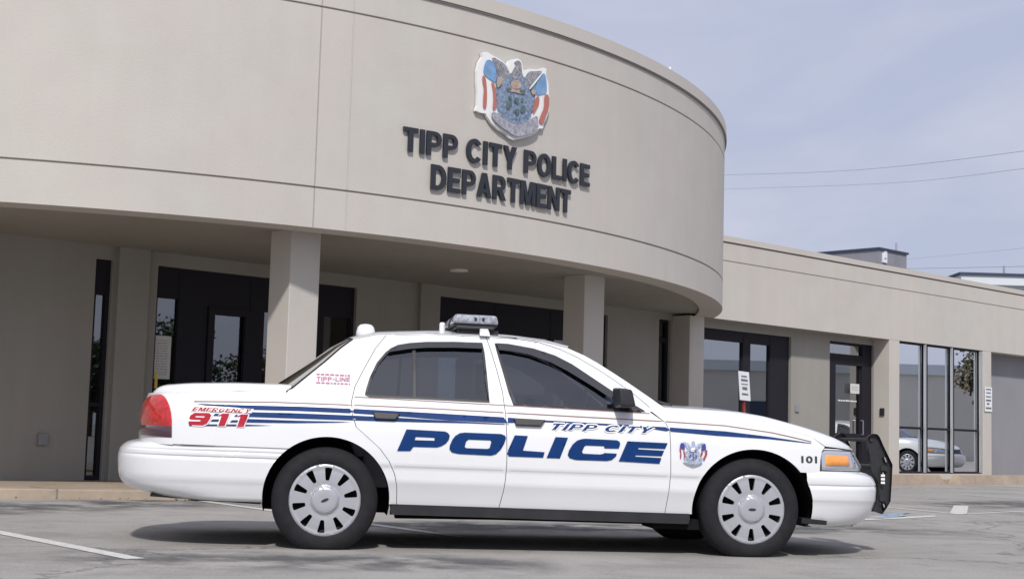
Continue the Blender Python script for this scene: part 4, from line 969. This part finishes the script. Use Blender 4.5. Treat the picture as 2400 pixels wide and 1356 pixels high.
        for i in range(40):
            for k in range(4): fs.append((i*5+k,i*5+k+1,((i+1)%40)*5+k+1,((i+1)%40)*5+k))
        mesh('rim','' or vs,fs,'rimdark',ty,True)
        # hubcap
        RH=.240
        outer=[(RH*math.cos(2*math.pi*i/72),RH*math.sin(2*math.pi*i/72)) for i in range(72)]
        holes=[]
        for k in range(10):
            a=math.pi/2-rot-2*math.pi*k/10
            r0,r1,w0,w1=.130,.213,.013,.0245
            c,s=math.cos(a),math.sin(a)
            pts=[(r0,-w0*.7),(r0+.008,-w0),(r1-.006,-w1),(r1,-w1*.8),(r1+.002,0),(r1,w1*.8),(r1-.006,w1),(r0+.008,w0),(r0,w0*.7)]
            holes.append([(u*c-v_*s,u*s+v_*c) for u,v_ in pts][::1])
        hp=[(0,.030),(.05,.031),(.080,.029),(.088,.024),(.092,.012),(.10,.011),(.13,.013),(.18,.012),(.205,.010),(.222,.013),(.232,.012),(.240,.002)]
        v,f=tri2d(outer,holes,.011,eh=.008)
        vs=[(x+a,yo+side*(.004+lerp(hp,math.hypot(a,b))),cz+b) for a,b in v]; fs=[q_ if side<0 else q_[::-1] for q_ in f]
        nn=len(vs); ed=set()
        for q_ in fs:
            for i in range(3): ed.add((q_[i],q_[(i+1)%3]))
        be=[(a,b) for a,b in ed if (b,a) not in ed]; idx={}
        for a,b in be:
            for k in (a,b):
                if k not in idx: idx[k]=len(vs); p=vs[k]; vs.append((p[0],p[1]-side*.022,p[2]))
        for a,b in be: fs.append((b,a,idx[a],idx[b]))
        o=mesh('hubcap',vs,fs,'hub',ty,True)
        bm=bmesh.new(); bm.from_mesh(o.data)
        for e in bm.edges:
            if len(e.link_faces)==2 and e.link_faces[0].normal.angle(e.link_faces[1].normal,0)>.7: e.smooth=False
        bm.to_mesh(o.data); bm.free()
        # oval badge
        for (a_,b_,o_,m,nm) in ((.030,.0125,.0355,'chrome','badge'),(.0265,.0095,.0372,'letter','badge')):
            P_=[(a_*math.cos(2*math.pi*i/32),b_*math.sin(2*math.pi*i/32)) for i in range(32)]
            c,s=math.cos(rot*5),math.sin(rot*5)
            vs,fs=ext2d(P_,(),lambda u,v_,h:(x+u*c-v_*s,yo+side*h,cz+u*s+v_*c),o_-.006,o_,.02)
            mesh(nm,vs,fs,m,ty)
        return ty
    for x in (0,2.91):
        for side in (-1,1): wheel(x,side,.085 if x==0 else .0,True)
    # ---- under body, axle bits
    q=MB(); q.box(.5,2.4,-.86,.86,.235,.30,rk); q.box(-1.1,.5,-.54,.54,.33,.40,rk); q.box(2.4,3.7,-.54,.54,.26,.36,rk); q.box(-.9,-.5,-.50,.50,.26,.34,rk); q.build('underbody','carshell',car)
    q=MB(); q.tube([(0,-.8,.33),(0,.8,.33)],.05,8); q.tube([(2.91,-.8,.30),(2.91,.8,.30)],.04,8); q.tube([(2.3,-.35,.21),(1.2,-.3,.215),(.5,-.45,.22)],.035,8); q.box(2.25,2.6,-.85,-.5,.19,.26,rk); q.build('axle','carshell',car)
    # ---- interior
    for (x,y,wd_) in ((1.45,-.38,.50),(1.45,.38,.50)):
        q=MB(); q.hexa([rk(x-.05,y-.25,.40),rk(x+.50,y-.25,.40),rk(x+.50,y+.25,.40),rk(x-.05,y+.25,.40),rk(x-.05,y-.25,.62),rk(x+.50,y-.25,.66),rk(x+.50,y+.25,.66),rk(x-.05,y+.25,.62)])
        q.hexa([rk(x-.10,y-.24,.60),rk(x+.05,y-.24,.60),rk(x+.05,y+.24,.60),rk(x-.10,y+.24,.60),rk(x-.33,y-.22,1.14),rk(x-.20,y-.22,1.16),rk(x-.20,y+.22,1.16),rk(x-.33,y+.22,1.14)])
        q.hexa([rk(x-.31,y-.12,1.16),rk(x-.22,y-.12,1.17),rk(x-.22,y+.12,1.17),rk(x-.31,y+.12,1.16),rk(x-.35,y-.11,1.32),rk(x-.26,y-.11,1.33),rk(x-.26,y+.11,1.33),rk(x-.35,y+.11,1.32)])
        q.build('seat','seat',car,bevel=.03,seg=2,smooth=True)
    q=MB(); q.hexa([rk(.25,-.72,.4),rk(.85,-.72,.4),rk(.85,.72,.4),rk(.25,.72,.4),rk(.25,-.72,.64),rk(.85,-.72,.66),rk(.85,.72,.66),rk(.25,.72,.64)]); q.hexa([rk(.20,-.70,.6),rk(.38,-.70,.6),rk(.38,.70,.6),rk(.20,.70,.6),rk(.02,-.62,1.06),rk(.12,-.62,1.08),rk(.12,.62,1.08),rk(.02,.62,1.06)]); q.build('seat','seat',car,bevel=.03,seg=2,smooth=True)
    q=MB(); q.hexa([rk(2.02,-.80,.75),rk(2.45,-.80,.75),rk(2.45,.80,.75),rk(2.02,.80,.75),rk(2.05,-.80,.97),rk(2.48,-.74,1.0),rk(2.48,.74,1.0),rk(2.05,.80,.97)]); q.build('dashboard','black',car)
    q=MB(); q.hexa([rk(-.35,-.68,1.0),rk(.06,-.66,1.02),rk(.06,.66,1.02),rk(-.35,.68,1.0),rk(-.35,-.68,1.02),rk(.06,-.66,1.04),rk(.06,.66,1.04),rk(-.35,.68,1.02)]); q.build('parcel_shelf','black',car)
    q=MB(); q.tube([rk(1.92+.07*math.cos(a),.38+.19*math.sin(a)*1,.98+.17*math.cos(a)) for a in [2*math.pi*i/24 for i in range(25)]],.014,6); q.build('steering_wheel','black',car)
    if not police: return car
    # prisoner partition
    q=MB(); q.box(1.0,1.012,-.62,.62,.95,1.36,rk); q.build('partition','visor',car)
    # ---- light bar
    q=MB(); q.box(.85,1.16,-.60,.60,1.538,1.556,rk); q.box(.87,1.14,-.60,.60,1.515,1.538,rk); q.box(.885,1.175,-.56,-.50,1.48,1.516,rk); q.box(.885,1.175,.50,.56,1.48,1.516,rk)
    lb=q.build('light_bar','black',car,bevel=.008)
    def lens(y0,y1,nm='lens'):
        vs=[];fs=[]; n=32
        lv=[(1.588,.135),(1.592,.150),(1.618,.152),(1.634,.146),(1.642,.125),(1.645,.06)]
        for y,sc in ((y0,.82),(y0+.02,.96),(y0+.05,1),(y1-.05,1),(y1-.02,.96),(y1,.82)):
            for z,hx in lv[:1]+lv[1:]: pass
        q=MB()
        q.hexa([rk(.84,y0,1.554),rk(1.17,y0,1.554),rk(1.17,y1,1.554),rk(.84,y1,1.554),rk(.86,y0+.01,1.618),rk(1.155,y0+.01,1.618),rk(1.155,y1-.01,1.618),rk(.86,y1-.01,1.618)])
        return q.build(nm,'poly',lb,bevel=.022,seg=3,smooth=True)
    lens(-.62,-.22); lens(-.215,.215); lens(.22,.62)
    q=MB()
    for y in (-.63,-.632):
        pass
    for x in (.995,1.05): q.box(x,x+.018,-.622,-.612,1.572,1.598,rk)
    q.build('lamp_module','darklens' if 0 else 'black',lb,bevel=.003,seg=1)
    q=MB(); q.hexa([rk(1.03,-.665,1.468),rk(1.105,-.665,1.468),rk(1.105,-.60,1.48),rk(1.03,-.60,1.48),rk(1.035,-.640,1.50),rk(1.10,-.640,1.50),rk(1.095,-.58,1.535),rk(1.04,-.58,1.535)]); q.build('mounting_foot','car',lb,bevel=.006)
    q=MB(); q.tube([rk(.80,-.30,1.51),rk(.80,-.30,1.565),rk(.80,-.30,1.575)],[.021,.021,.014],16); q.build('antenna','car',car,smooth=False)
    q=MB(); q.tube([rk(.265,0,1.462),rk(.265,0,1.50),rk(.265,0,1.535),rk(.265,0,1.552),rk(.265,0,1.558)],[.072,.070,.060,.044,.02],24); q.build('antenna','car',car,smooth=True)
    q=MB(); q.tube([rk(1.06,.2,1.52),rk(1.06,.2,1.66)],.004,5); q.build('antenna','black',car)
    # ---- push bumper
    PBX=[(3.935,.843),(3.955,.862),(3.984,.872),(4.010,.868),(4.027,.851),(4.06,.781),(4.1,.704),(4.129,.648),(4.126,.58),(4.123,.517),(4.114,.378),(4.085,.33),(4.052,.283),(3.987,.304),(3.975,.318),(3.998,.352),(4.015,.422),(4.020,.515),(3.985,.592),(3.959,.669),(3.94,.762)]
    holes=[[(4.062,.700),(4.085,.700),(4.098,.668),(4.078,.660)],[(4.068,.318),(4.085,.336),(4.072,.372),(4.055,.355)],[(4.05,.56),(4.075,.56),(4.075,.60),(4.05,.60)]]
    pb=None
    for y in (-.36,.32):
        vs,fs=ext2d(PBX,holes,lambda a,b,h:(a+.048,h,b),y,y+.035,.05)
        vs=[(v[0],v[1],v[2]) for v in vs]
        o=mesh('push_bumper',vs,fs,'black',car) 
        bm=bmesh.new(); bm.from_mesh(o.data); bmesh.ops.recalc_face_normals(bm,faces=bm.faces); bm.to_mesh(o.data); bm.free()
        pb=pb or o
    q=MB()
    for z,x,r in ((.825,4.02,.014),(.615,4.12,.028),(.40,4.11,.028)): q.tube([(x,-.34,z),(x,.34,z)],r,12)
    for k in range(4): q.box(4.10,4.115,-.32,.32,.44+.04*k,.455+.04*k)
    q.box(4.085,4.10,-.33,.33,.34,.61)
    q.build('crossbar','black',pb,smooth=False)
    q=MB()
    for k in range(3): q.box(4.085,4.115,-.366,-.361,.505+.026*k,.522+.026*k)
    q.build('sticker','decalwhite',pb)
    q=MB(); q.box(3.6,4.06,-.35,-.32,.30,.36); q.box(3.6,4.06,.32,.35,.30,.36); q.build('bracket','black',pb)
    # ---- decals
    gaps=lambda x,z:abs(x-lerp([(b,a) for a,b in BL[::-1]],z))<.0042 or (z<.99 and abs(x-lerp([(b,a) for a,b in DR[::-1]],z))<.0042) or abs(x-lerp([(b,a) for a,b in FF[::-1]],z))<.0042
    def gc(P): return P
    def decal(name,P_,holes,m,off=.0045,h=.02,parent=car):
        o=panel(name,P_,holes,m,parent,-1,off=off,h=h,rows=None,drop=gaps); return o
    def dtext(name,s,x0,x1,z0,z1,m,shear=.3,bold=.03,off=.006,slope=0,parent=car):
        v,f=text2d(s,1,shear,bold); v=fit(v,x0,x1,z0,z1)
        v=[(a,b+slope*(a-x0)) for a,b in v]
        return mesh(name,shp(v,off),[tuple(q_) for q_ in f],m,parent,True)
    def gtext(name,s,x0,x1,z0,z1,m,shear=.0,grow=0,off=.006,slope=0,sp=.10,parent=car):
        tot=-sp; 
        for ch in s: tot+=(.40 if ch==' ' else GLY[ch][0]+sp)
        x=0; k=(x1-x0)/(tot+shear/((x1-x0)/(z1-z0)/tot)) if 0 else (x1-x0-shear*(z1-z0))/tot
        V=[];F=[]
        for ch in s:
            if ch==' ': x+=.40; continue
            w_,o_,hs=GLY[ch]
            mp_=lambda P_:[(x0+(x+a)*k+shear*b*(z1-z0),z0+b*(z1-z0)+slope*(x+a)*k) for a,b in P_]
            O_=mp_(o_); H_=[mp_(h) for h in hs]
            if grow: O_=inset(O_,-grow); H_=[]
            vv,ff=tri2d(O_,H_,.02,eh=.015); b_=len(V); V+=vv; F+=[tuple(b_+i for i in q_) for q_ in ff]; x+=w_+sp
        return mesh(name,shp(V,off),F,m,parent,True)
    LT={
'P' : [(0.52, 0.8), (0.778, 0.796), (0.799, 0.786), (0.81, 0.77), (0.804, 0.741), (0.784, 0.715), (0.755, 0.697), (0.726, 0.688), (0.569, 0.686), (0.55, 0.658), (0.462, 0.655)] ,
'Ph' : [(0.583, 0.753), (0.708, 0.752), (0.709, 0.732), (0.576, 0.731)] ,
'O' : [(0.878, 0.789), (0.912, 0.794), (1.156, 0.794), (1.183, 0.784), (1.19, 0.768), (1.178, 0.73), (1.154, 0.688), (1.125, 0.659), (1.092, 0.648), (0.874, 0.651), (0.827, 0.659), (0.81, 0.679), (0.812, 0.704), (0.829, 0.745), (0.849, 0.771)] ,
'Oh' : [(0.938, 0.749), (1.085, 0.749), (1.091, 0.739), (1.08, 0.697), (1.065, 0.691), (0.923, 0.691), (0.912, 0.699), (0.921, 0.736)] ,
'L' : [(1.249, 0.789), (1.338, 0.788), (1.306, 0.689), (1.454, 0.684), (1.445, 0.647), (1.188, 0.647)] ,
'I' : [(1.527, 0.788), (1.613, 0.787), (1.559, 0.646), (1.468, 0.646)] ,
'C' : [(1.709, 0.782), (1.734, 0.785), (1.949, 0.783), (1.969, 0.773), (1.973, 0.756), (1.963, 0.727), (1.864, 0.725), (1.862, 0.74), (1.739, 0.74), (1.726, 0.734), (1.71, 0.696), (1.718, 0.684), (1.834, 0.683), (1.857, 0.688), (1.864, 0.694), (1.95, 0.693), (1.946, 0.676), (1.916, 0.649), (1.882, 0.641), (1.668, 0.64), (1.625, 0.651), (1.612, 0.672), (1.62, 0.701), (1.645, 0.743), (1.675, 0.77)] ,
'E' : [(2.023, 0.779), (2.303, 0.777), (2.286, 0.737), (2.101, 0.738), (2.097, 0.728), (2.279, 0.725), (2.263, 0.687), (2.081, 0.687), (2.078, 0.678), (2.26, 0.675), (2.247, 0.635), (1.964, 0.641)] ,
    }
    for k in 'POLICE'[:6]:
        pass
    for k in ('P','O','L','I','C','E'):
        hl=(LT[k+'h'],) if k+'h' in LT else ()
        b=[(x,z) for x,z in LT[k]]
        decal('police_lettering',b,hl,'blue',off=.005,h=.02)
    TOPL=[(-.878,.931),(-.366,.947),(.169,.950),(.654,.949),(1.174,.942),(1.82,.934),(2.296,.927),(2.718,.915),(3.05,.880),(3.344,.829)]
    decal('pinstripe',TOPL+[(x,z-.0055) for x,z in TOPL[::-1]],(),'pin',h=.05)
    B1=[(-.863,.913),(-.503,.917),(-.197,.922),(.169,.922),(.653,.916),(1.173,.907),(1.465,.898),(1.86,.892),(2.294,.885),(2.714,.873),(3.017,.849),(3.343,.816)]
    B1b=[(3.343,.813),(3.017,.833),(2.652,.841),(2.472,.850),(2.30,.858),(2.232,.865),(2.20,.872),(1.80,.882),(1.47,.886),(1.172,.869),(.80,.872),(.482,.884),(.17,.892),(-.195,.893),(-.501,.888),(-.60,.900),(-.80,.905)]
    decal('side_stripe',B1+B1b,(),'stripe',h=.03)
    decal('side_stripe',[(-.515,.872),(-.2,.877),(.17,.877),(.454,.875),(.8,.868),(1.21,.862),(1.21,.858),(.941,.858),(.6,.851),(.313,.847),(.171,.846),(-.2,.843),(-.535,.841)],(),'stripe',h=.03)
    decal('side_stripe',[(-.54,.826),(-.193,.828),(.02,.832),(.16,.834),(.05,.826),(-.22,.812),(-.55,.803)],(),'stripe',h=.03)
    decal('side_stripe',[(-.90,.776),(-.56,.789),(-.36,.790),(-.56,.779),(-.90,.766)],(),'stripe',h=.03)
    for a,b in ((-.72,.838),(-.585,.838),(-.735,.800),(-.61,.800)): decal('side_stripe',[(a-.028,b),(a+.020,b+.002),(a+.032,b+.016),(a-.016,b+.014)],(),'stripe',h=.05)
    # white halo then red figures
    def digits(off,grow,m,nm):
        n9=[(-.812,.772),(-.785,.785),(-.768,.815),(-.760,.842),(-.775,.855),(-.868,.853),(-.895,.835),(-.902,.815),(-.893,.807),(-.826,.807),(-.830,.798),(-.903,.796),(-.905,.782),(-.890,.772)]
        n9o=[(-.875,.772),(-.905,.796),(-.899,.835),(-.868,.853),(-.775,.855),(-.760,.842),(-.768,.815),(-.785,.785),(-.812,.772)]
        h9=[(-.858,.832),(-.800,.832),(-.806,.824),(-.864,.824)]
        h9b=[(-.875,.806),(-.822,.806),(-.828,.798),(-.881,.798)]
        o1=lambda x:[(x-.022,.772),(x+.020,.774),(x+.048,.856),(x+.004,.856),(x-.022,.842),(x-.004,.838)]
        if grow: decal(nm,inset(n9o,-grow),(),m,off=off,h=.03)
        else: decal(nm,n9,(h9,),m,off=off,h=.03)
        for x in (-.690,-.568): decal(nm,inset(o1(x),-grow) if grow else o1(x),(),m,off=off,h=.03)
    digits(.0058,.007,'decalwhite','emergency_number'); digits(.0072,0,'red','emergency_number')
    decal('emergency_lettering',[(-.895,.862),(-.50,.866),(-.488,.894),(-.882,.892)],(),'decalwhite',off=.0058,h=.03)
    gtext('emergency_lettering','EMERGENCY',-.888,-.500,.866,.890,'red',.7,0,off=.0074,sp=.12)
    gtext('town_lettering','TIPP CITY',1.478,2.215,.838,.880,'decalwhite',.9,.008,off=.0060,slope=.002,sp=.14)
    gtext('town_lettering','TIPP CITY',1.478,2.215,.838,.880,'stripe',.9,0,off=.0078,slope=.002,sp=.14)
    gtext('tip_line_lettering','TIPP-LINE',-.085,.138,1.100,1.129,'purple',0,0,off=.005,slope=.02)
    random.seed(5)
    for z in (1.141,1.083):
        x=-.088
        while x<.13:
            w_=random.uniform(.010,.03); decal('tip_line_small_print',[(x,z),(x+w_,z),(x+w_,z+.010),(x,z+.010)],(),'purple',off=.0045,h=.05); x+=w_+.006
    dtext('unit_number','101',3.258,3.382,.678,.726,'blackdecal',0,.03,off=.005,slope=.01)
    # small crest on the fender
    CO=CREST['outline']; ax=min(p[0] for p in CO); bx=max(p[0] for p in CO); az=min(p[1] for p in CO); bz=max(p[1] for p in CO)
    def ccv(P_): return [(2.371+(a-ax)/(bx-ax)*.212,.626+(b-az)/(bz-az)*.175) for a,b in P_]
    for i,(k,m) in enumerate(LAY):
        if k in ('outline','field','headw','tanL','tanR','pole'): continue
        mm={'c_grey':'d_steel','c_blue':'d_navy','c_red':'d_maroon','c_slate':'d_steel','c_scroll':'d_steel','c_tan':'decalwhite','c_green':'d_navy','c_white':'decalwhite'}[m]
        P_=ccv(CREST[k]); decal('fender_crest',P_,(),mm,off=.0045+.0007*i,h=.02)
    return car
CA=.13896; CO_=(-1.32813,10.72293,0)
build_car('police_car',CO_,CA,'white police sedan side-on with blue POLICE lettering and light bar','police car')
sc2=build_car('white_sedan',(0,0,0),0,'plain white sedan parked across the lot, mirrored in the flush window','car',False,'carwhite2')
sc2.location=(22.9,33.2,0); sc2.rotation_euler=(0,0,R_(133))
